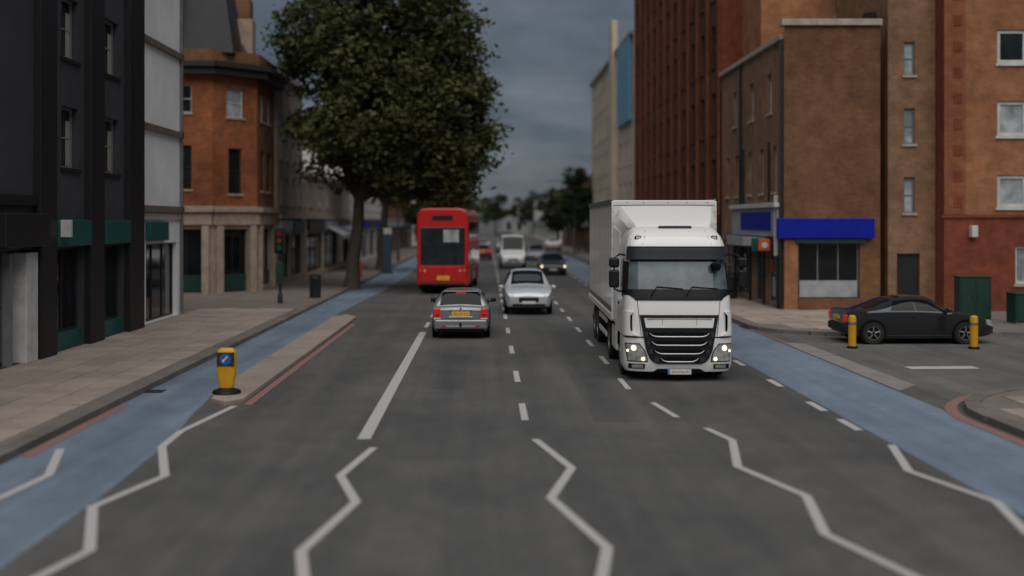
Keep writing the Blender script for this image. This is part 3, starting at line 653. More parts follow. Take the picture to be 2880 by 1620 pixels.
terrace('dark_roof_terrace', 'lower brown terrace with dark slate roof beyond the cream block', 'R', 11.4, 127, 175, 8.3, M_br_brown, 12, 2, roof='gable')
terrace('far_right_terrace', 'grey terrace farthest down the right side', 'R', 11.0, 175.5, 270, 8.0, M_render, 16, 2)
# far end of the street
M_farhouse = mat('far_house_grey', (.24, .24, .235), .9)
ch = thing('distant_gabled_house', 'small pale gabled house closing the far end of the street', 'building', (8, 330, 0), world=True)
MB().box(4.2, 11.2, 327, 335, -.1, 5.2).build('wall', M_farhouse, ch)
MB().prism([(3.9, 5.2), (11.5, 5.2), (7.7, 10.4)], 'y', 326.9, 335).build('gable_roof', M_farhouse, ch)
for x in (5.6, 8.6): MB().box(x, x + 1.2, 326.93, 327.2, 1.2, 3.4).build('window', M_glass, ch)
MB().box(7.0, 8.4, 326.8, 327.1, 6.2, 7.8).build('window', M_glass, ch)
# ------------------------------------------------------------------ trees
def leafmat(name, col):
    m, t, b = nodes_of(name)
    v = coords(t); f = noise(t, v, .8, 5, .6); f2 = noise(t, v, 6, 2)
    c = mix(t, 'MIX', ramp(t, f, .3, .7), tuple(x * .42 for x in col), tuple(x * 1.6 for x in col))
    c = mix(t, 'MULTIPLY', 1.0, c, ramp(t, f2, .3, .7, (.7, .7, .7, 1), (1.3, 1.25, 1.1, 1)))
    t.links.new(c, b.inputs['Base Color']); b.inputs['Roughness'].default_value = .65; b.inputs['Specular IOR Level'].default_value = .3
    return m
M_leaf = leafmat('plane_leaf', (.053, .059, .018)); M_leaf2 = leafmat('dark_leaf', (.022, .042, .022)); M_leaf3 = leafmat('far_leaf', (.045, .052, .026))
def crown(lobes, leaf, seed, per=120, spread=.75):
    """lobes: (cx,cy,cz,rx,ry,rz,clumps); leaf faces clustered into clumps on and inside each lobe"""
    r = random.Random(seed); b = MB(); V = b.v; Fc = b.f; tips = []
    for cx, cy, cz, rx, ry, rz, n in lobes:
        for _ in range(n):
            d = Vector((r.gauss(0, 1), r.gauss(0, 1), r.gauss(0, 1))).normalized(); q = r.random() ** .38
            q *= r.uniform(.82, 1.12)
            c = Vector((cx + d.x * rx * q, cy + d.y * ry * q, cz + d.z * rz * q)); tips.append(c)
            s = spread * r.uniform(.6, 1.25)
            for _ in range(int(per * r.uniform(.6, 1.3))):
                p = c + Vector((r.gauss(0, s * .55), r.gauss(0, s * .55), r.gauss(0, s * .38)))
                u = Vector((r.gauss(0, 1), r.gauss(0, 1), r.gauss(0, .6))).normalized(); wv = u.orthogonal().normalized()
                wv = (wv * math.cos(r.random() * 6.3) + u.cross(wv) * math.sin(r.random() * 6.3)); l = leaf * r.uniform(.6, 1.3)
                k = len(V); V += [tuple(p - u * l), tuple(p + wv * l * .5 - u * l * .1), tuple(p + u * l), tuple(p - wv * l * .5 - u * l * .1)]; Fc.append((k, k + 1, k + 2, k + 3))
    return b, tips
def tree(name, label, base, fork, lobes, leaf, m, seed, per=120, spread=.75, r0=.32, limbs=26, group=None):
    t = thing(name, label, 'tree', base, group=group, world=True); r = random.Random(seed + 1)
    cb_, tips = crown(lobes, leaf, seed, per, spread)
    tr = MB(); bz = Vector(base); fk = Vector(fork); n = 7
    pts = [bz + (fk - bz) * (i / n) + Vector((r.uniform(-.06, .06), r.uniform(-.06, .06), 0)) * (i > 0) for i in range(n + 1)]
    pts[0] = bz - Vector((0, 0, .05))
    tr.tube(pts, [r0 * (1.35 - .25 * min(1, i)) * (1 - .35 * i / n) for i in range(n + 1)], 12)
    for c in r.sample(tips, min(limbs, len(tips))):
        m1 = fk.lerp(c, .45) + Vector((r.uniform(-.5, .5), r.uniform(-.5, .5), r.uniform(0, .8)))
        st = pts[-1].lerp(pts[-2], r.random())
        tr.tube([st, st.lerp(m1, .5) + Vector((0, 0, .15)), m1, c], [r0 * .45, r0 * .33, r0 * .2, r0 * .06], 6)
    tr.build('trunk', M_bark, t, smooth=60); cb_.build('crown', m, t)
    return t
tree('plane_tree', 'big leafy plane tree in front of the pale stone building, over the bus', (-7.1, 60.4, .1), (-6.6, 60.4, 5.2),
     [(-6.0, 60, 8.6, 3.9, 4.2, 3.5, 150), (-3.7, 60.5, 8.3, 4.3, 4.0, 3.8, 190), (-5.2, 60, 13.2, 5.0, 4.5, 4.2, 210), (-1.2, 60, 9.3, 2.0, 2.6, 3.2, 45), (-8.6, 60, 13.5, 2.6, 2.6, 2.6, 35), (-3.4, 60, 6.4, 3.2, 3.0, 1.9, 45)], .17, M_leaf, 11, 135, .8, .36, 40)
tree('plane_tree', 'second leafy plane tree standing behind the big one', (-7.6, 82, .1), (-7.2, 82, 5), [(-6.5, 82, 9, 5, 4, 4.5, 110)], .2, M_leaf, 12, 90, .95, .3, 20)
tree('street_tree', 'dark green tree on the right pavement behind the street lamp', (10.0, 126, .1), (10.0, 126, 2.6), [(9.7, 126, 4.7, 2.1, 1.9, 1.9, 80), (9.7, 126, 7.5, 1.6, 1.5, 2.1, 60), (10.4, 126, 5.6, 1.5, 1.5, 1.9, 45)], .13, M_leaf2, 13, 100, .45, .14, 14)
for i, (x, y, h, rx, lab) in enumerate([(12.0, 300, 10.5, 5.2, 'round tree beside the far gabled house, on its right'), (2.2, 300, 10.5, 4.4, 'tall tree standing in front of the far gabled house, on its left'), (-6.5, 150, 8.0, 4.0, 'tree far down the left pavement past the bus'), (-5.8, 215, 8.5, 4.5, 'farthest tree on the left pavement'), (9.9, 160, 8, 2.6, 'far tree on the right pavement past the street lamp'), (22, 318, 10, 6, 'tree on the right behind the distant terrace roofs'), (-14, 330, 11, 8, 'wide tree closing the street on the far left')]):
    tree('distant_tree', lab, (x, y, 0), (x, y, h * .35), [(x, y, h * .68, rx, rx, h * .36, 70), (x - rx * .3, y, h * .55, rx * .75, rx * .7, h * .28, 30)], .34, M_leaf3, 30 + i, 60, rx * .2, .25, 10)

# ------------------------------------------------------------------ street furniture
# keep-left traffic bollard on the island nose
t = thing('traffic_bollard', 'yellow traffic bollard with blue arrow disc on the kerb island', 'bollard', (-5.24, 23.2, .1))
t.scale = (.9, .9, .93)
MB().lathe([(.30, 0), (.32, .02), (.30, .07), (.17, .11), (.15, .13)], 24).build('base', M_plast, t, smooth=40)
def bol(z): 
    k = min(1, z / .5); return .13 + .09 * k, .075 + .03 * k
b = MB(); zs = [.12, .2, .32, .46, .6, .75, .88, .95, .985]; n = 20
for z in zs:
    a, c = bol(z); s = 1 if z < .86 else (.97 if z < .92 else (.86 if z < .97 else .6))
    b.v += [(a * s * math.copysign(abs(math.cos(6.28318 * k / n)) ** .6, math.cos(6.28318 * k / n)), c * s * math.copysign(abs(math.sin(6.28318 * k / n)) ** .6, math.sin(6.28318 * k / n)), z) for k in range(n)]
b.f += [(i * n + k, i * n + (k + 1) % n, (i + 1) * n + (k + 1) % n, (i + 1) * n + k) for i in range(len(zs) - 1) for k in range(n)] + [tuple(range((len(zs) - 1) * n, len(zs) * n))]
b.build('shell', M_yellow, t, smooth=40)
MB().box(-.195, .195, -.122, -.098, .60, .90).build('sign_panel', M_metal_dk, t, .03)
d = MB().cyl((0, -.123, .75), (0, -.130, .75), .125, n=28).build('arrow_disc', M_bolblue, t)
MB().prism([(-.07, -.06), (-.015, -.06), (-.035, -.04), (.06, .055), (.04, .075), (-.055, -.02), (-.07, -.0)], 'y', -.1335, -.1305).build('arrow', M_white_frame, d).location = (0, 0, .75)
# yellow bollards in front of the coupe
for x, y, lab in ((10.25, 32.35, 'yellow bollard by the rear wheel of the black coupe'), (13.6, 32.2, 'yellow bollard by the front wheel of the black coupe')):
    t = thing('yellow_bollard', lab, 'bollard', (x, y, .0), group='yellow bollards beside the coupe')
    MB().lathe([(.15, 0), (.15, .05), (.12, .07)], 20).build('base', M_plast, t, smooth=40)
    MB().lathe([(.105, .07), (.11, .5), (.11, .84), (.1, .9), (.06, .93)], 20).build('post', M_yellow, t, smooth=40)
    MB().lathe([(.113, .66), (.114, .67), (.114, .73), (.113, .74)], 20).build('band', M_metal_gr, t, smooth=40)
# traffic signal with green-backed box
t = thing('traffic_signal', 'traffic signal on a pole with green box on the left pavement edge', 'traffic light', (-8.7, 48.5, .11))
MB().tube([(0, 0, 0), (0, 0, 3.1)], .06, 12).build('pole', M_metal_dk, t, smooth=40)
MB().lathe([(.11, 0), (.11, .35), (.07, .42)], 14).build('pole_base', M_metal_dk, t, smooth=40)
MB().box(-.24, .24, -.1, -.07, 2.1, 3.2).build('backing_board', M_metal_dk, t, .02)
hd = MB().box(-.15, .15, -.26, -.1, 2.2, 3.1).build('signal_head', M_plast, t, .02)
for z, m in ((2.95, M_reddark), (2.65, mat('amber_off', (.12, .06, .01), .3)), (2.35, mat('green_off', (.01, .08, .04), .3))):
    MB().cyl((0, -.262, z), (0, -.275, z), .1, n=20).build('lamp', m, hd)
MB().box(-.16, .16, -.2, -.06, .8, 1.75).build('green_box', M_cabgreen, t, .03)
# litter bins
def bin_(name, lab, loc, h=1.05):
    t = thing(name, lab, 'bin', loc)
    MB().lathe([(.22, 0), (.25, .03), (.26, .1), (.27, h * .78), (.285, h * .8), (.285, h * .84)], 22).build('drum', M_metal_dk, t, smooth=40)
    MB().lathe([(.285, h * .92), (.28, h * .96), (.2, h), (.05, h * 1.01)], 22).build('lid', M_plast, t, smooth=40)
    for a in range(4): MB().box(-.02, .02, .25, .28, h * .8, h * .93).build('lid_post', M_metal_dk, t).rotation_euler = (0, 0, rad(45 + 90 * a))
bin_('litter_bin', 'black litter bin on the left pavement before the tree', (-7.75, 52, .11))
bin_('litter_bin', 'dark litter bin outside the shopfront behind the lorry', (10.9, 51.4, .11), 1.15)
# street lamps
def lamp(lab, x, y, s, h=8.0):
    t = thing('street_lamp', lab, 'street lamp', (x, y, .1), group='street lamps with curved arms')
    MB().tube([(0, 0, 0), (0, 0, 1.2), (0, 0, 1.25), (0, 0, h - 2.4)], [.11, .11, .075, .065], 12).build('pole', M_metal_dk, t, smooth=40)
    MB().tube([(0, 0, h - 2.4)] + [(s * 1.9 * (1 - math.cos(rad(a))), 0, h - 2.4 + 2.3 * math.sin(rad(a))) for a in range(10, 91, 10)] + [(s * 2.5, 0, h - .12)], .045, 10).build('arm', M_metal_dk, t, smooth=60)
    hh = MB().box(min(s * 2.35, s * 3.0), max(s * 2.35, s * 3.0), -.13, .13, h - .22, h - .08).build('lamp_head', M_metal_gr, t, .04)
lamp('curved arm street lamp beside the dark green street tree', 9.2, 121, -1, 7.9)
lamp('curved arm street lamp on the left pavement past the tree', -7.7, 100, 1, 7.9)
# cabinets on the side street
for (x0, x1, y0, y1, h, lab) in ((16.4, 17.5, 40, 40.5, 1.5, 'tall dark green cabinet behind the nose of the coupe'), (17.7, 20.2, 38.6, 39.3, 1.0, 'low long dark green cabinet at the right edge')):
    t = thing('utility_cabinet', lab, 'cabinet', ((x0 + x1) / 2, (y0 + y1) / 2, .11)); a, d = (x1 - x0) / 2, (y1 - y0) / 2
    MB().box(-a, a, -d, d, .06, h).build('housing', M_cabgreen, t, .015); MB().box(-a - .03, a + .03, -d - .03, d + .03, h, h + .05).build('lid', M_cabgreen, t, .015)
    MB().box(-a + .02, a - .02, -d + .02, d - .02, -.02, .06).build('plinth', M_channel, t)
    for s in (-1, 1):
        dr = MB().box(min(s * .02, s * (a - .05)), max(s * .02, s * (a - .05)), -d - .015, -d, .12, h - .06).build('door', M_cabgreen, t, .006)
        MB().box(s * .1 - .02, s * .1 + .02, -d - .035, -d - .016, h * .5, h * .5 + .14).build('handle', M_metal_dk, dr)
# blue information totem and an orange board far along the left pavement
t = thing('blue_totem', 'blue information totem on the far left pavement between tree and bus', 'sign', (-6.55, 76, .11))
MB().box(-.26, .26, -.08, .08, .08, 2.6).build('panel', mat('totem_blue', (.035, .075, .12), .5), t, .02); MB().box(-.36, .36, -.12, .12, 0, .1).build('foot', M_metal_dk, t, .01); MB().box(-.27, .27, -.085, .085, 2.6, 3.0).build('header', M_white_frame, t, .02)
t = thing('pavement_board', 'orange folding board on the pavement near the blue totem', 'sign', (-8.1, 72, .11))
for s in (-1, 1):
    o = MB().box(-.3, .3, -.02, .02, 0, 1.05).build('panel', M_orange, t, .01); o.rotation_euler = (s * .2, 0, 0); o.location = (0, s * .21, 0)
# grating in the kerb
tag(MB().box(8.55, 8.70, 38.2, 39.2, .006, .016).build('gully_grate', M_metal_dk), 'black gully grate at the kerb beside the lorry', 'drain')
# ------------------------------------------------------------------ vehicles
def pchip(ys, t):
    n = len(ys); i = min(int(t), n - 2); f = t - i
    def sl(k):
        if k <= 0: return ys[1] - ys[0]
        if k >= n - 1: return ys[-1] - ys[-2]
        a, b = ys[k] - ys[k - 1], ys[k + 1] - ys[k]
        return 0 if a * b <= 0 else 2 * a * b / (a + b)
    m0, m1 = sl(i), sl(i + 1); f2, f3 = f * f, f * f * f
    return (2 * f3 - 3 * f2 + 1) * ys[i] + (f3 - 2 * f2 + f) * m0 + (-2 * f3 + 3 * f2) * ys[i + 1] + (f3 - f2) * m1
class Loft:
    """car body: stations along y, each (y, zb, zbelt, ztop, wb, wbelt, wtop); ring parameter t 0 (keel) .. 8 (roof centre)"""
    def __init__(s, st): s.st = st; s.cols = list(zip(*st)); s.n = len(st) - 1
    def P(s, si, t, sgn=1):
        y, zb, ze, zt, wb, we, wt = [pchip(c, si) for c in s.cols]
        k = max(0, min(1, (zt - ze) / .3))
        X = [0, wb * .92, wb, we, we * .985, (we * .985 + wt) / 2 + .025 * k, wt, wt * .72, 0]
        Zc = [zb, zb, zb + .1 * min(1, (ze - zb) / .4), zb + .6 * (ze - zb), ze, ze + (zt - ze) * .5, zt - .05 * k - .012, zt - .004, zt + .018]
        return Vector((sgn * pchip(X, t), y, pchip(Zc, t)))
    def body(s, name, m, parent, ns=5, ntt=3):
        rows = []
        S = [i / ns for i in range(s.n * ns + 1)]; T = [i / ntt for i in range(8 * ntt + 1)]
        b = MB()
        for si in S:
            ring = [s.P(si, t, 1) for t in T] + [s.P(si, t, -1) for t in reversed(T[1:-1])]
            b.v += [tuple(p) for p in ring]; k = len(ring)
        for i in range(len(S) - 1): b.f += [(i * k + j, i * k + (j + 1) % k, (i + 1) * k + (j + 1) % k, (i + 1) * k + j) for j in range(k)]
        b.f += [tuple(range(k - 1, -1, -1)), tuple(range((len(S) - 1) * k, len(S) * k))]
        return b.build(name, m, parent, smooth=38)
    def patch(s, name, m, parent, c, sgn=1, off=.008, nu=8, nv=5, full=False):
        """c: four (s,t) corners; full: mirror across the centre line (t up to 8)"""
        def st(u, v):
            a = [c[0][k] * (1 - u) + c[1][k] * u for k in (0, 1)]; b2 = [c[3][k] * (1 - u) + c[2][k] * u for k in (0, 1)]
            return a[0] * (1 - v) + b2[0] * v, a[1] * (1 - v) + b2[1] * v
        def fn(u, v, k):
            si, t = st(u, v); e = .02
            p = s.P(si, t, sgn); ds = s.P(min(s.n, si + e), t, sgn) - s.P(max(0, si - e), t, sgn); dt = s.P(si, min(8, t + e), sgn) - s.P(si, max(0, t - e), sgn)
            n = ds.cross(dt)
            if n.length < 1e-9: n = Vector((0, 0, 1))
            n.normalize()
            cen = Vector((0, p.y, .7))
            if n.dot(p - cen) < 0: n = -n
            return p + n * (off if k == 0 else -.01)
        b = MB()
        if full:
            def fn2(u, v, k):
                sg = 1 if u >= .5 else -1; q = abs(u - .5) * 2
                a = c[0][1] + (c[3][1] - c[0][1]) * v; si = c[0][0] + (c[3][0] - c[0][0]) * v
                t = 8 + (a - 8) * q; e = .02
                p = s.P(si, t, sg); ds = s.P(min(s.n, si + e), t, sg) - s.P(max(0, si - e), t, sg); dt = s.P(si, min(8, t + e), sg) - s.P(si, max(0, t - e), sg)
                n = ds.cross(dt)
                if n.length < 1e-9: n = Vector((0, 0, 1))
                n.normalize()
                if n.z < 0: n = -n
                return p + n * (off if k == 0 else -.01)
            b.skirtgrid(fn2, 16, 8)
        else: b.skirtgrid(fn, nu, nv)
        return b.build(name, m, parent, smooth=40)
def wheel(parent, x, y, r=.31, wd=.2, rimr=.62, name='wheel'):
    s = 1 if x > 0 else -1
    a, o_ = x - s * wd, x
    prof = [(r * .55, a), (r * .93, a), (r, a + s * .03), (r, o_ - s * .03), (r * .94, o_), (r * rimr, o_ - s * .004), (r * rimr * .9, o_ - s * .05)]
    w_ = MB().lathe(prof, 26, (0, y, r), 'x').build(name, M_rubber, parent, smooth=40)
    rm = MB().lathe([(r * rimr, o_ - s * .03), (r * rimr, o_ - s * .008), (r * rimr * .86, o_ - s * .012), (r * rimr * .8, o_ - s * .05), (r * .16, o_ - s * .03), (r * .13, o_ - s * .012), (.01, o_ - s * .01)], 26, (0, y, r), 'x')
    rm.build('rim', M_rim, w_, smooth=30)
    if r < .45:
        for k in range(5):
            an = 6.28318 * k / 5 + .3
            MB().tube([(o_ - s * .018, y + math.cos(an) * r * .12, r + math.sin(an) * r * .12), (o_ - s * .014, y + math.cos(an) * r * rimr * .93, r + math.sin(an) * r * rimr * .93)], [.03, .024], 6).build('spoke', M_rim, w_)
    return w_
def car(name, label, cat, loc, rz, st, paint, wheels, front_on=False, rear_on=False, plate=None, group=None, sidewin=((2.35, 2.95, 5.0, 5.9), (4.0, 5.15, 5.0, 5.9)), ws=(5.08, 5.92), rw=(2.12, 2.95), wr=.31):
    t = thing(name, label, cat, loc, rz, group); lf = Loft(st)
    lf.body('body', paint, t)
    wid = max(x[5] for x in st)
    # glass
    lf.patch('windscreen', M_autglass, t, [(ws[0], 6.15), (ws[0], 8), (ws[1], 8), (ws[1], 6.15)], full=True)
    if rw: lf.patch('rear_window', M_autglass, t, [(rw[0], 6.15), (rw[0], 8), (rw[1], 8), (rw[1], 6.15)], full=True)
    for sg in (-1, 1):
        for q in sidewin: lf.patch('side_window', M_autglass, t, [(q[0][0], 4.25), (q[1][0], 4.25), (q[1][1], 5.8), (q[0][1], 5.8)], sg)
        yb = [x for x in wheels]
        for y in wheels:
            wx = pchip(lf.cols[5], min(range(len(st) * 20), key=lambda k: abs(pchip(lf.cols[0], min(lf.n, k / 20)) - y)) / 20)
            MB().cyl((sg * (wx - .16), y, wr + .02), (sg * (wx + .006), y, wr + .02), wr + .055, n=28).build('wheel_arch', M_under, t)
            wheel(t, sg * (wx + .016), y, wr)
        my = st[-1][0] * .665
        mr = MB().box(sg * (wid + .02) - .0 if sg > 0 else -(wid + .2), (wid + .2) if sg > 0 else -(wid + .02), my - .05, my + .07, .93, 1.07).build('mirror', paint if paint != M_silver else M_plast, t, .04)
        MB().box(min(sg * (wid - .06), sg * (wid + .05)), max(sg * (wid - .06), sg * (wid + .05)), my - .01, my + .03, .93, .97).build('mirror_arm', M_plast, mr)
    return t, lf
HATCH = [(0, .34, .86, .885, .72, .79, .60), (.07, .25, .92, .95, .79, .845, .64), (.16, .22, .95, 1.0, .81, .86, .66), (.50, .2, .95, 1.40, .82, .87, .60), (1.4, .19, .94, 1.45, .83, .87, .575), (2.3, .19, .93, 1.42, .83, .87, .57), (3.1, .2, .92, .965, .83, .87, .64), (3.85, .22, .80, .83, .81, .85, .6), (4.12, .26, .68, .70, .75, .78, .5), (4.22, .34, .58, .6, .64, .68, .42)]
SEDAN = [(0, .34, .84, .86, .72, .78, .60), (.08, .25, .92, .94, .79, .85, .66), (.62, .21, .96, .99, .82, .88, .68), (1.25, .2, .95, 1.37, .83, .88, .585), (1.9, .19, .94, 1.44, .83, .88, .57), (2.6, .19, .93, 1.41, .83, .88, .565), (3.4, .2, .91, .955, .83, .88, .66), (4.15, .22, .79, .82, .81, .85, .62), (4.45, .27, .67, .69, .74, .78, .5), (4.55, .34, .57, .59, .64, .68, .42)]
COUPE = [(0, .36, .84, .87, .70, .78, .58), (.09, .26, .93, .96, .79, .87, .64), (.55, .21, .95, .99, .84, .90, .66), (1.40, .19, .93, 1.30, .86, .90, .55), (2.0, .18, .92, 1.37, .86, .90, .54), (2.45, .18, .91, 1.34, .86, .90, .545), (3.15, .19, .90, .945, .86, .90, .66), (3.9, .21, .77, .81, .83, .87, .62), (4.25, .27, .64, .67, .73, .77, .5), (4.36, .35, .54, .56, .62, .66, .42)]
SUV = [(0, .40, 1.0, 1.03, .74, .82, .62), (.07, .3, 1.06, 1.1, .82, .88, .68), (.16, .28, 1.08, 1.14, .84, .90, .69), (.5, .27, 1.08, 1.58, .85, .91, .62), (1.4, .26, 1.07, 1.65, .86, .91, .61), (2.4, .26, 1.06, 1.62, .86, .91, .60), (3.15, .27, 1.05, 1.10, .86, .91, .68), (4.0, .29, .95, .99, .84, .89, .66), (4.3, .33, .80, .83, .77, .81, .55), (4.4, .42, .70, .72, .66, .70, .45)]
VAN = [(0, .42, 1.3, 2.40, .82, .92, .80), (.03, .36, 1.3, 2.46, .86, .96, .84), (.2, .34, 1.3, 2.50, .86, .97, .85), (1.6, .34, 1.3, 2.52, .86, .97, .85), (2.8, .34, 1.28, 2.5, .86, .97, .84), (3.7, .34, 1.26, 2.42, .86, .97, .80), (4.45, .34, 1.24, 1.30, .86, .96, .78), (5.1, .36, 1.08, 1.12, .84, .92, .72), (5.3, .4, .92, .95, .78, .84, .6), (5.36, .48, .78, .8, .7, .74, .5)]
SW = (((2.62, 3.0), (4.0, 4.0)), ((4.06, 4.06), (5.75, 5.0)))
def front_end(t, st, lens_m, lf):
    y = st[-1][0]; w_ = st[-2][5]
    MB().box(-.38, .38, y - .03, y + .012, st[-1][1] + .08, st[-1][2] - .02).build('grille', M_plast, t, .02)
    MB().box(-.62, .62, y - .04, y + .006, st[-1][1] - .06, st[-1][1] + .03).build('lower_intake', M_plast, t, .02)
    for s in (-1, 1):
        h = lf.patch('headlight', M_lens, t, [(7.35, 3.25), (8.85, 3.0), (8.75, 5.2), (7.35, 3.95)], s, .012)
        if lens_m:
            q = lf.P(8.35, 3.7, s); MB().cyl(q + Vector((0, -.03, 0)), q + Vector((s * .02, .045, 0)), .06, n=16).build('bulb', lens_m, h)
    pl_ = MB().box(-.26, .26, y + .012, y + .022, st[-1][1] + .02, st[-1][1] + .13).build('number_plate', M_plateW, t)
def rear_end(t, st, m):
    w_ = st[1][5]
    for s in (-1, 1): MB().box(min(s * .56, s * (w_ - .03)), max(s * .56, s * (w_ - .03)), -.012, .12, .64, .86).build('tail_light', m, t, .02)
    MB().box(-.8, .8, -.05, .12, .34, .56).build('bumper', MATS['black_plastic'], t, .04)
    MB().box(-.26, .26, -.02, .02, .7, .81).build('number_plate', M_plateY, t)

# ---- silver hatchback seen from behind
t, lf = car('silver_car', 'silver hatchback with yellow rear plate driving away behind the red bus', 'car', (-.80, 34.9, 0), rad(-.6), HATCH, M_silver, (.72, 3.3), sidewin=SW)
MB().box(-.80, .80, -.055, .16, .30, .585).build('rear_bumper', M_silver, t, .05, 3)
MB().box(-.70, .70, -.02, .1, .20, .31).build('bumper_skirt', M_under, t, .03)
MB().box(-.56, .56, -.066, -.05, .375, .40).build('bumper_strip', M_chrome, t, .006)
for s in (-1, 1):
    MB().box(min(s * .44, s * .56), max(s * .44, s * .56), -.070, -.05, .37, .412).build('rear_reflector', M_reddark, t, .006)
    l = MB().box(min(s * .60, s * .815), max(s * .60, s * .815), -.016, .16, .64, .925).build('tail_light', M_redlens, t, .03, 3)
    MB().box(min(s * .645, s * .76), max(s * .645, s * .76), -.024, -.012, .70, .77).build('reversing_lens', M_reddark, l, .01)
    MB().box(min(s * .60, s * .82), max(s * .60, s * .82), -.02, .16, .588, .636).build('bumper_cap', M_palesilver, t, .015)
MB().box(-.57, .57, -.014, .05, .60, .90).build('tailgate', M_silver, t, .03, 3)
MB().box(-.36, .36, -.034, -.006, .645, .69).build('plate_handle', M_palesilver, t, .015)
MB().box(-.36, .36, -.030, -.006, .845, .875).build('handle_recess', M_plast, t, .01)
p = MB().box(-.275, .275, -.030, -.012, .70, .84).build('number_plate', M_plateY, t, .004)
for k in range(6): MB().box(-.2 + .072 * k + (.02 if k > 3 else 0), -.165 + .072 * k + (.02 if k > 3 else 0), -.0335, -.0302, .745 + .01 * (k % 2), .80 - .012 * (k % 3)).build('plate_mark', M_plateink, p)
MB().cyl((0, -.016, .915), (0, .02, .915), .035, n=16).build('badge', M_chrome, t)
MB().box(-.16, .16, .38, .47, 1.345, 1.39).build('brake_light', M_redlens, t, .01)
MB().box(-.54, .54, .40, .72, 1.397, 1.435).build('roof_spoiler', M_silver, t, .015)
MB().tube([(.0, .13, .985), (-.04, .2, 1.03), (-.34, .26, 1.07)], .012, 6).build('rear_wiper', M_plast, t)
MB().box(-.03, .03, -.11, -.05, .38, .50).build('tow_eye', M_under, t, .01)
# ---- black coupe in the side street
t, lf = car('black_coupe', 'black coupe standing across the mouth of the side street', 'car', (10.4, 34.25, 0), rad(-90), COUPE, M_blackcar, (.78, 3.45), sidewin=(((2.85, 3.05), (4.0, 4.0)), ((4.06, 4.06), (5.72, 5.0))), wr=.325)
rear_end(t, COUPE, M_redlens); front_end(t, COUPE, None, lf)
for s in (-1, 1):
    MB().box(min(s * .905, s * .93), max(s * .905, s * .93), 1.9, 2.05, .78, .81).build('door_handle', M_plast, t, .008)
    MB().box(min(s * .84, s * .875), max(s * .84, s * .875), 1.15, 3.08, .17, .27).build('side_skirt', M_plast, t, .02)
# ---- oncoming and other traffic
def oncoming(name, label, loc, st, paint, lens, wh, **k):
    t, lf = car(name, label, 'van' if st is VAN else 'car', (loc[0], loc[1] + st[-1][0], 0), rad(180), st, paint, wh, sidewin=k.get('sidewin', SW), rw=k.get('rw', (2.12, 2.95)))
    front_end(t, st, lens, lf); return t
oncoming('pale_silver_car', 'pale silver people carrier oncoming in the lane left of the lorry', (1.58, 43.6), SUV, M_palesilver, None, (.8, 3.45))
oncoming('white_van', 'white van oncoming behind the pale silver people carrier', (1.95, 86), VAN, M_whitecar, None, (1.0, 4.4), sidewin=(((4.3, 4.3), (5.8, 5.1)),), rw=None)
oncoming('dark_car', 'dark car with lit headlights oncoming behind the lorry', (4.35, 75.6), SEDAN, M_blackcar, M_lamp, (.85, 3.6))
oncoming('grey_car', 'grey saloon oncoming far behind the dark car', (4.5, 104), SEDAN, M_silver, None, (.85, 3.6))
oncoming('grey_van', 'grey van farthest back in the oncoming queue', (2.0, 128), VAN, M_silver, None, (1.0, 4.4), sidewin=(((4.3, 4.3), (5.8, 5.1)),), rw=None)
t, _ = car('white_car', 'white car parked at the right kerb beyond the street lamp', 'car', (7.9, 137, 0), 0, SUV, M_whitecar, (.8, 3.45), sidewin=SW); rear_end(t, SUV, M_reddark)
t, _ = car('red_car', 'red car driving away ahead of the bus', 'car', (-.45, 106, 0), 0, SEDAN, M_redcar, (.85, 3.6), sidewin=SW); rear_end(t, SEDAN, M_redlens)
t, _ = car('silver_saloon', 'silver saloon driving away in the far distance ahead of the red car', 'car', (-.6, 135, 0), 0, SEDAN, M_palesilver, (.85, 3.6), sidewin=SW); rear_end(t, SEDAN, M_redlens)

# ---- red double-decker bus, rear view
t = thing('red_bus', 'red double-decker bus seen from behind ahead of the silver hatchback', 'bus', (-2.17, 56.2, 0), rad(-2.4))
W, HB, LB = 1.26, 4.22, 10.9
pts = [(-W, .42), (W, .42), (W, 3.75), (W - .06, 4.0), (W - .25, 4.18), (W - .55, HB), (-W + .55, HB), (-W + .25, 4.18), (-W + .06, 4.0), (-W, 3.75)]
bd = MB().prism(pts, 'y', 0, LB).build('body', M_bus, t, .10, 3)
MB().box(-W + .08, W - .08, .15, LB - .1, .28, .42).build('underbody', M_under, t)
rwn = MB().box(-1.08, 1.10, -.02, .05, 1.42, 3.28).build('rear_window', M_glass, t, .06, 3)
MB().box(-1.0, 1.0, -.028, -.018, 2.30, 2.42).build('window_bar', M_plast, rwn)
MB().box(.05, .8, -.03, -.022, 2.55, 3.15).build('painted_reflection', M_glasspale, rwn, .02)  # pale patch imitating a light reflection on the rear glass
ep = MB().box(-1.12, 1.12, -.025, .02, .62, 1.38).build('engine_cover', M_bus, t, .03, 3)
MB().box(-.012, .012, -.03, -.02, .66, 1.34).build('cover_seam', M_under, ep)
p = MB().box(-.26, .34, -.045, -.022, .70, .90).build('number_plate', M_plateY, t, .006)
for k in range(6): MB().box(-.18 + .075 * k, -.14 + .075 * k, -.049, -.0455, .76, .84).build('plate_mark', M_plateink, p)
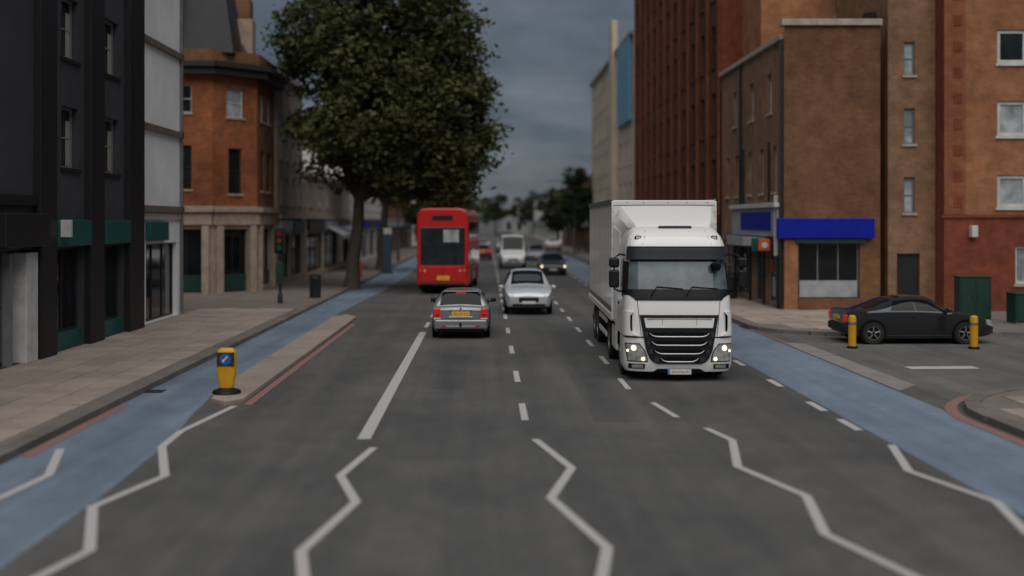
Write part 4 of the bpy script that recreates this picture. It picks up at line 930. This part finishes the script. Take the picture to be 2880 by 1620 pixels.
for s in (-1, 1):
    l = MB().box(min(s * 1.14, s * 1.22), max(s * 1.14, s * 1.22), -.02, .1, .85, 1.5).build('tail_light', M_reddark, t, .02)
    MB().cyl((s * .86, -.028, 1.16), (s * .86, -.05, 1.16), .045, n=14).build('rear_lamp', M_plateW, t)
    MB().cyl((s * 1.08, -.028, 1.18), (s * 1.08, -.045, 1.18), .05, n=14).build('rear_lamp', M_amber, t)
    for i in range(6):
        y0 = .75 + i * 1.62
        MB().box(min(s * (W - .03), s * (W + .012)), max(s * (W - .03), s * (W + .012)), y0, y0 + 1.52, 2.75, 3.55).build('upper_window', M_glass, t, .03)
        if i > 0: MB().box(min(s * (W - .03), s * (W + .012)), max(s * (W - .03), s * (W + .012)), y0, y0 + 1.52, 1.25, 2.15).build('lower_window', M_glass, t, .03)
    for y in (2.6, 8.2):
        MB().cyl((s * (W - .3), y, .52), (s * (W + .006), y, .52), .6, n=24).build('wheel_arch', M_under, t)
        wheel(t, s * (W + .015), y, .5, .3)
MB().box(-1.1, 1.1, -.06, .1, .42, .56).build('rear_bumper', M_plast, t, .03)
MB().box(-.5, .5, -.03, .05, 3.62, 3.86).build('route_blind', M_plast, t, .02)

# ---- white lorry, front towards the camera
t = thing('white_lorry', 'white box lorry with lit headlights coming towards the camera in the right lane', 'lorry', (4.27, 25.6, 0), rad(-1.3))
PX = 4.6; DC = .62
def prof(tab, z):
    if z <= tab[0][0]: return tab[0][1]
    for (a, va), (b_, vb) in zip(tab, tab[1:]):
        if z <= b_: return va + (vb - va) * (z - a) / (b_ - a)
    return tab[-1][1]
YF = [(.2, .05), (.4, .0), (1.0, .0), (1.5, .03), (1.86, .08), (2.72, .30), (2.98, .33), (3.12, .40), (3.25, .52), (3.36, .70), (3.44, .95)]
WF = [(.2, 1.16), (.32, 1.215), (1.0, 1.225), (1.86, 1.205), (2.72, 1.15), (2.98, 1.13), (3.2, 1.07), (3.36, .98), (3.44, .90)]
def yf(x, z):
    w_ = prof(WF, z); q = min(1, abs(x) / w_); return prof(YF, z) + DC * (1 - (1 - q ** PX) ** (1 / PX))
def ring(z, yb, n=40):
    w_ = prof(WF, z); y0 = prof(YF, z); pts = [(-w_, yb, z)]
    for i in range(n + 1):
        a = math.pi * (1 - i / n); cx, sx = math.cos(a), math.sin(a)
        pts.append((w_ * math.copysign(abs(cx) ** (2 / PX), cx), y0 + DC - DC * abs(sx) ** (2 / PX), z))
    return pts + [(w_, yb, z)]
def shell(zs, yb, name, m, sm=35):
    b = MB(); k = 0
    for z in zs: r_ = ring(z, yb(z) if callable(yb) else yb); b.v += r_; k = len(r_)
    for i in range(len(zs) - 1): b.f += [(i * k + j, i * k + (j + 1) % k, (i + 1) * k + (j + 1) % k, (i + 1) * k + j) for j in range(k)]
    b.f += [tuple(range(k - 1, -1, -1)), tuple(range((len(zs) - 1) * k, len(zs) * k))]
    return b.build(name, m, t, smooth=sm)
# the cab shell has a real windscreen opening: rings stop below and above it, pillars at the corners
def fpatch(name, m, parent, zs, xl, xr, off=.012, back=.03, nu=14, sm=35):
    """panel that follows the front of the cab, between xl(z) and xr(z)"""
    nv = len(zs) - 1
    def fn(u, v, k):
        j = v * nv; i = min(int(j), nv - 1); z = zs[i] + (zs[i + 1] - zs[i]) * (j - i)
        a, b_ = (xl(z) if callable(xl) else xl), (xr(z) if callable(xr) else xr); x = a + (b_ - a) * u
        return (x, yf(x, z) - (off if k == 0 else -back), z)
    return MB().skirtgrid(fn, nu, nv).build(name, m, parent, smooth=sm)
lin = lambda a, b_, n: [a + (b_ - a) * i / n for i in range(n + 1)]
shell(lin(1.0, 1.9, 8), 2.15, 'cab_lower', M_truck)
shell(lin(2.66, 2.98, 3) + [3.05, 3.12, 3.2, 3.28, 3.36, 3.41, 3.44], lambda z: 2.15 if z < 3.2 else 2.15 - (z - 3.2) * .3, 'cab_roof', M_truck)
shell([.22, .26, .32, .4, .6, .8, .9, .965], .95, 'bumper', M_truck)
MB().box(-1.19, 1.19, 1.88, 2.15, 1.88, 2.68).build('cab_rear_wall', M_truck, t)
for s in (-1, 1):
    # A pillar and door frame around a side window
    b = MB()
    for z in lin(1.86, 2.70, 5):
        w_ = prof(WF, z); y0 = yf(w_ * .965 * s, z)
        b.v += [(s * w_ * .955, y0 - .004, z), (s * (w_ + .001), yf(s * w_ * .999, z), z), (s * (w_ + .001), prof(YF, z) + DC + .08, z), (s * (w_ - .07), prof(YF, z) + DC + .08, z)]
    b.f += [(i * 4 + j, i * 4 + (j + 1) % 4, (i + 1) * 4 + (j + 1) % 4, (i + 1) * 4 + j) for i in range(5) for j in range(4)]
    b.build('a_pillar', M_plast, t, smooth=40)
    b = MB(); b.add([(s * 1.17, .82, 1.9), (s * 1.17, 1.72, 1.9), (s * 1.14, 1.72, 2.66), (s * 1.135, .95, 2.66)], [(0, 1, 2, 3)]); b.add([(s * 1.16, .82, 1.9), (s * 1.16, 1.72, 1.9), (s * 1.13, 1.72, 2.66), (s * 1.125, .95, 2.66)], [(0, 1, 2, 3)]); b.build('side_window', M_screen, t)
    MB().box(min(s * 1.10, s * 1.19), max(s * 1.10, s * 1.19), 1.70, 1.90, 1.88, 2.68).build('b_pillar', M_truck, t)
    MB().box(min(s * 1.2, s * 1.222), max(s * 1.2, s * 1.222), 1.35, 1.60, 1.62, 1.68).build('door_handle', M_plast, t, .01)
    # corner vanes with dark slot
    xs = (lambda a, b_: (min(s * a, s * b_), max(s * a, s * b_)))
    xa, xb = xs(1.02, 1.235)
    vz = lin(1.02, 1.55, 6)
    v_ = fpatch('corner_vane', M_truck, t, vz, (lambda z: -1.222) if s < 0 else (lambda z: 1.085 - max(0, z - 1.47) * 1.0 - max(0, 1.12 - z) * 1.6), (lambda z: -1.085 + max(0, z - 1.47) * 1.0 + max(0, 1.12 - z) * 1.6) if s < 0 else (lambda z: 1.222), .075, .02, 8)
    fpatch('vane_slot', M_under, v_, lin(1.12, 1.49, 4), -1.088 if s < 0 else 1.035, -1.035 if s < 0 else 1.088, .02, .02, 3)
    # headlights
    hz = lin(.46, .83, 8)
    def hx0(z): k = (z - .46) / .37; return 1.17 - .05 * (1 - k)
    def hx1(z): k = (z - .46) / .37; return .72 + .05 * k + .13 * k ** 3
    if s > 0: hl = fpatch('headlight', M_lens, t, hz, hx1, hx0, .016, .03, 10); hb = fpatch('headlight_surround', M_plast, t, lin(.44, .85, 8), lambda z: hx1(max(.46, min(.83, z))) - .025, lambda z: hx0(max(.46, min(.83, z))) + .02, .010, .03, 10)
    else: hl = fpatch('headlight', M_lens, t, hz, lambda z: -hx0(z), lambda z: -hx1(z), .016, .03, 10); hb = fpatch('headlight_surround', M_plast, t, lin(.44, .85, 8), lambda z: -hx0(max(.46, min(.83, z))) - .02, lambda z: -hx1(max(.46, min(.83, z))) + .025, .010, .03, 10)
    for (x, z, r_) in ((s * 1.0, .745, .062), (s * .80, .505, .042), (s * 1.13, .68, .028)):
        y = yf(x, z); MB().cyl((x, y - .012, z), (x, y - .034, z), r_, r_ * .8, 20).build('headlight_bulb', M_lamp, hl)
    # fog lamps
    fg = fpatch('fog_lamp_housing', M_plast, t, lin(.285, .395, 3), -1.12 if s < 0 else .76, -.76 if s < 0 else 1.12, .012, .03, 8)
    fpatch('fog_lamp', M_lens, fg, lin(.305, .375, 2), -1.04 if s < 0 else .80, -.80 if s < 0 else 1.04, .022, .02, 8)
    # roof marker lamps
    x, z = s * .86, 3.19
    y = yf(x, z); ml = MB().box(x - .075, x + .075, y - .03, y + .03, z - .05, z + .05).build('roof_lamp', M_plast, t, .03); MB().box(x - .045, x + .045, y - .04, y - .02, z - .028, z + .028).build('lamp_lens', M_lamp if 0 else M_plateW, ml, .02)
    # mirrors
    mx_ = s * 1.43
    for (z0, z1) in ((2.53, 2.75), (2.08, 2.48)):
        m_ = MB().box(mx_ - .115, mx_ + .115, .10, .24, z0, z1).build('mirror', M_plast, t, .05, 3)
        MB().box(mx_ - .09, mx_ + .09, .236, .246, z0 + .04, z1 - .04).build('mirror_glass', M_chrome, m_)
    MB().tube([(s * 1.15, .62, 2.80), (s * 1.3, .3, 2.82), (s * 1.43, .2, 2.74), (s * 1.43, .18, 2.3), (s * 1.42, .2, 2.05), (s * 1.3, .32, 1.99), (s * 1.18, .55, 1.98)], .022, 8).build('mirror_arm', M_plast, t, smooth=40)
    # front mudguard, step and wheel
    MB().tube([(s * 1.08, 1.35 + .62 * math.cos(rad(a)), .5 + .62 * math.sin(rad(a))) for a in range(15, 170, 12)], .13, 8).build('mudguard', M_under, t, smooth=50)
    MB().box(min(s * .95, s * 1.2), max(s * .95, s * 1.2), 2.0, 2.12, .55, 1.05).build('step_panel', M_truck, t, .02)
    wheel(t, s * 1.18, 1.35, .5, .3, .58)
    MB().lathe([(.17, s * 1.14), (.15, s * 1.2), (.05, s * 1.21)], 18, (0, 1.35, .5), 'x').build('hub', M_rim, t, smooth=40)
    for y in (4.4, 8.5, 9.65):
        wheel(t, s * 1.2, y, .5, .58, .58)
    MB().box(min(s * .7, s * 1.2), max(s * .7, s * 1.2), 8.0, 10.2, 1.02, 1.06).build('rear_mudguard', M_under, t, .01)
    # underrun rails, tank
    for z in (.48, .85): MB().box(min(s * 1.16, s * 1.2), max(s * 1.16, s * 1.2), 5.2, 7.8, z, z + .13).build('side_rail', M_box, t, .01)
    for y in (5.4, 7.5): MB().box(min(s * 1.1, s * 1.155), max(s * 1.1, s * 1.155), y, y + .08, .46, 1.05).build('rail_post', M_under, t)
    MB().box(min(s * .72, s * 1.19), max(s * .72, s * 1.19), 2.45, 3.6, .40, 1.0).build('fuel_tank' if s > 0 else 'battery_box', M_box if s < 0 else M_metal_gr, t, .06, 3)
    MB().cyl((s * .98, 2.2, 1.05), (s * .98, 2.44, 1.05), .17, n=18).build('air_tank', M_under, t)
    # side air deflector panel behind the cab
    MB().add([(s * 1.2, 2.17, 1.1), (s * 1.25, 2.55, 1.15), (s * 1.25, 2.55, 3.45), (s * 1.12, 2.17, 3.3), (s * 1.17, 2.17, 1.1), (s * 1.22, 2.55, 1.15), (s * 1.22, 2.55, 3.45), (s * 1.09, 2.17, 3.3)], [(0, 1, 2, 3), (4, 5, 6, 7), (0, 1, 5, 4), (1, 2, 6, 5), (2, 3, 7, 6), (3, 0, 4, 7)]).build('side_deflector', M_truck, t)
# windscreen, surround, visor
zsW = lin(1.86, 2.70, 10)
bw = lambda z: prof(WF, z) * (.985 if z > 1.95 else .985 - (1.95 - z) * 1.2)
fpatch('windscreen_lower_frame', M_plast, t, lin(1.80, 2.045, 5), lambda z: -bw(max(z, 1.86)) * (1 - max(0, 1.93 - z) * .7), lambda z: bw(max(z, 1.86)) * (1 - max(0, 1.93 - z) * .7), .016, .05, 24)
fpatch('windscreen_upper_frame', M_plast, t, lin(2.66, 2.74, 2), -1.12, 1.12, .012, .04, 24)
ws_ = fpatch('windscreen', M_screen, t, lin(2.03, 2.69, 8), lambda z: -prof(WF, z) * .93, lambda z: prof(WF, z) * .93, .004, .006, 26)
MB().box(-1.1, 1.1, .42, .95, 1.88, 1.98).build('dashboard', M_cabin, t, .03)
MB().tube([(-.55 + .2 * math.cos(rad(a)) - 0, .85 + .1 * math.sin(rad(a)), 2.05 + .16 * math.sin(rad(a))) for a in range(0, 361, 30)], .018, 6).build('steering_wheel', M_under, t)
for x in (-.62, .62):
    se = MB().box(x - .26, x + .26, 1.45, 1.62, 1.75, 2.45).build('seat', M_cabin, t, .05); MB().box(x - .14, x + .14, 1.46, 1.58, 2.46, 2.62).build('headrest', M_cabin, se, .04)
MB().box(-1.1, 1.1, 1.80, 1.875, 1.9, 2.66).build('rear_curtain', M_cabpale, t)
vs_ = fpatch('sun_visor', M_plastgr, t, lin(2.71, 2.99, 5), lambda z: -prof(WF, z) * .985 + .0, lambda z: prof(WF, z) * .985, .11, -.06, 28)
fpatch('visor_seam', M_under, vs_, [2.985, 3.0], -1.09, 1.09, .118, .0, 24)
for s in (-1, 1):
    w0 = -.05 if s < 0 else .12
    sx = -.62 if s < 0 else .16
    MB().tube([(sx, yf(sx, 1.9) - .03, 1.9), (sx + .14, yf(sx, 2.08) - .03, 2.10), (sx + .72, yf(sx + .7, 2.06) - .025, 2.055)], .014, 6).build('wiper', M_under, t)
# kerb mirror at top corner
mm = MB().lathe([(.02, -.11), (.09, -.09), (.12, -.02), (.12, .04), (.08, .07), (.01, .08)], 18).build('kerb_mirror', M_under, t, smooth=50); mm.location = (.83, .16, 2.56)
MB().tube([(.84, .16, 2.62), (.9, .13, 2.72), (1.08, .3, 2.70)], .03, 8).build('kerb_mirror_arm', M_plastgr, t, smooth=50)
# roof panel seams, horn bar
MB().box(-.36, .40, yf(0, 3.40) - .02, yf(0, 3.40) + .06, 3.40, 3.46).build('roof_bar', M_plastgr, t, .02)
for s in (-1, 1):
    q = [(s * .68, 3.36), (s * .72, 3.2), (s * .78, 3.03)]
    MB().tube([(x, yf(x, z) - .002, z) for x, z in q], .006, 5).build('panel_seam', M_metal_gr, t)
    q = [(s * .98, 3.3), (s * 1.02, 3.15), (s * 1.04, 3.0)]
    MB().tube([(x, yf(x, z) - .002, z) for x, z in q], .006, 5).build('panel_seam', M_metal_gr, t)
    q = [(s * .92, 1.8), (s * .89, 1.5), (s * .84, 1.02)]
    MB().tube([(x, yf(x, z) - .001, z) for x, z in q], .007, 5).build('panel_seam', M_metal_dk, t)
# grille
def gw(z):
    return prof([(.40, .48), (.44, .58), (.52, .66), (.7, .735), (1.0, .79), (1.48, .875)], z)
gr = fpatch('grille', M_plast, t, [.40, .42, .44, .48, .52, .6, .7, .85, 1.0, 1.15, 1.3, 1.48], lambda z: -gw(z), lambda z: gw(z), .030, .04, 20)
wp = fpatch('grille_panel', M_truck, t, lin(1.20, 1.41, 3), lambda z: -gw(z) + .085, lambda z: gw(z) - .085, .055, .0, 20)
for x in (-.38, .38): MB().box(x - .005, x + .005, yf(x, 1.3) - .0575, yf(x, 1.3) - .05, 1.21, 1.40).build('panel_seam', M_metal_gr, wp)
MB().box(-.72, .72, yf(0, 1.4) - .062, yf(0, 1.4) - .052, 1.385, 1.41).build('panel_trim', M_chrome, wp, .004)
for z in (1.0, .81, .62, .445):
    ww = gw(z) - .13 - (1.0 - z) * .06
    fpatch('grille_slot', M_under, gr, lin(z + .012, z + .095, 2), -ww - .03, ww + .03, .033, .01, 12)
    for s in (-1, 1): fpatch('slot_end', M_plastgr, gr, lin(z + .0, z + .11, 2), (ww + .035) if s > 0 else -(gw(z) - .035), (gw(z) - .035) if s > 0 else -(ww + .035), .036, .01, 4)
    path = [(-ww, z + .085), (-ww + .05, z + .035), (-ww + .13, z + .004)] + [(x, z) for x in lin(-ww + .22, ww - .22, 6)] + [(ww - .13, z + .004), (ww - .05, z + .035), (ww, z + .085)]
    MB().tube([(x, yf(x, q) - .045, q) for x, q in path], [.006, .012, .016] + [.018] * 7 + [.016, .012, .006], 8).build('chrome_bar', M_chrome, gr, smooth=60)
# lower intake and plate
fpatch('lower_intake', M_under, t, [.19, .24, .285], lambda z: -.62 + (z - .19) * 1.6, lambda z: .62 - (z - .19) * 1.6, .012, .03, 14)
fpatch('cab_gap', M_under, t, [.962, .985], -1.19, 1.19, -.004, .03, 24)
p = MB().box(-.26, .26, -.045, -.03, .165, .285).build('number_plate', M_plateW, t, .005)
MB().box(-.258, -.215, -.0475, -.0445, .168, .282).build('blue_band', M_plateblue, p)
for k in range(7): MB().box(-.17 + .055 * k, -.135 + .055 * k, -.0475, -.0452, .20 + .008 * (k % 2), .245 - .006 * (k % 3)).build('plate_mark', M_plateink2, p)
# roof air deflector: raised middle panel with swept side wings
def dfl(u, v, k):
    x = (u - .5) * 2; wv = .84 + .24 * v ** .8
    y = .98 + 1.25 * v + .05 * x * x; z = 3.44 + .50 * v ** .8 - .015 * x * x
    return (x * wv, y + k * .03, z - k * .03)
MB().skirtgrid(dfl, 12, 10).build('roof_deflector', M_truck, t, smooth=40)
for s in (-1, 1):
    def wing(u, v, k):
        wv = .84 + .24 * v ** .8; x0 = wv; y0 = .98 + 1.25 * v + .05; z0 = 3.425 + .50 * v ** .8
        return (s * (x0 + .17 * u * (1 - .1 * v)) - s * k * .02, y0 + .34 * u * (1 - v), z0 - (z0 - 3.44) * .55 * u ** 1.5 * v - .02 * u)
    MB().skirtgrid(wing, 5, 10).build('deflector_wing', M_truck, t, smooth=40)
# box body
x0, x1, ya, yb, z0, z1 = -1.275, 1.275, 2.62, 11.2, 1.14, 4.11
MB().box(x0 + .03, x1 - .03, ya + .01, yb - .01, z0 + .05, z1 - .03).build('cargo_box', M_box, t, .04, 3)
MB().box(x0 + .02, x1 - .02, ya - .03, ya + .008, z0 + .04, z1 - .04).build('front_panel', M_truck, t, .05, 3)
MB().box(x0 + .035, x1 - .035, ya - .05, ya - .031, z1 - .15, z1 - .045).build('front_top_rail', M_truck, t, .012)
for s in (-1, 1):
    MB().box(min(s * 1.22, s * 1.283), max(s * 1.22, s * 1.283), ya - .045, ya + .07, z0 + .02, z1 - .05).build('corner_post', M_truck, t, .03, 3)
    MB().box(min(s * 1.235, s * 1.285), max(s * 1.235, s * 1.285), ya + .08, yb, z1 - .12, z1 + .005).build('top_rail', M_metal_gr, t, .015)
    MB().box(min(s * 1.23, s * 1.285), max(s * 1.23, s * 1.285), ya + .08, yb, z0 - .02, z0 + .14).build('bottom_rail', M_box, t, .015)
    for i in range(3): MB().box(min(s * 1.243, s * 1.247), max(s * 1.243, s * 1.247), ya + 2.1 * (i + 1), ya + 2.1 * (i + 1) + .008, z0 + .15, z1 - .13).build('panel_seam', M_metal_gr, t)
    for i in range(9):
        MB().cyl((s * 1.25, ya - .052, 1.4 + i * .3), (s * 1.25, ya - .046, 1.4 + i * .3), .012, n=8).build('rivet', M_metal_gr, t)
    MB().box(min(s * 1.246, s * 1.2535), max(s * 1.246, s * 1.2535), ya + .15, yb - .1, z0 + .16, z0 + .30).build('scuff_strip', M_metal_gr, t)
for x in (-.9, -.5, .1, .55, 1.05): MB().cyl((x, ya - .056, z1 - .09), (x, ya - .05, z1 - .09), .013, n=8).build('rivet', M_metal_dk, t)
for x in (-.45, .33): MB().box(x, x + .12, .6, 11.1, .75, 1.14).build('chassis_rail', M_under, t)
MB().box(-1.0, 1.0, 2.2, 2.55, .9, 3.2).build('rear_cab_unit', M_under, t)
for y in (1.35, 4.4, 8.5, 9.65): MB().cyl((-1.0, y, .5), (1.0, y, .5), .09, n=10).build('axle', M_under, t)
MB().box(-1.15, 1.15, 11.0, 11.15, .45, .6).build('rear_underrun', M_under, t, .01)
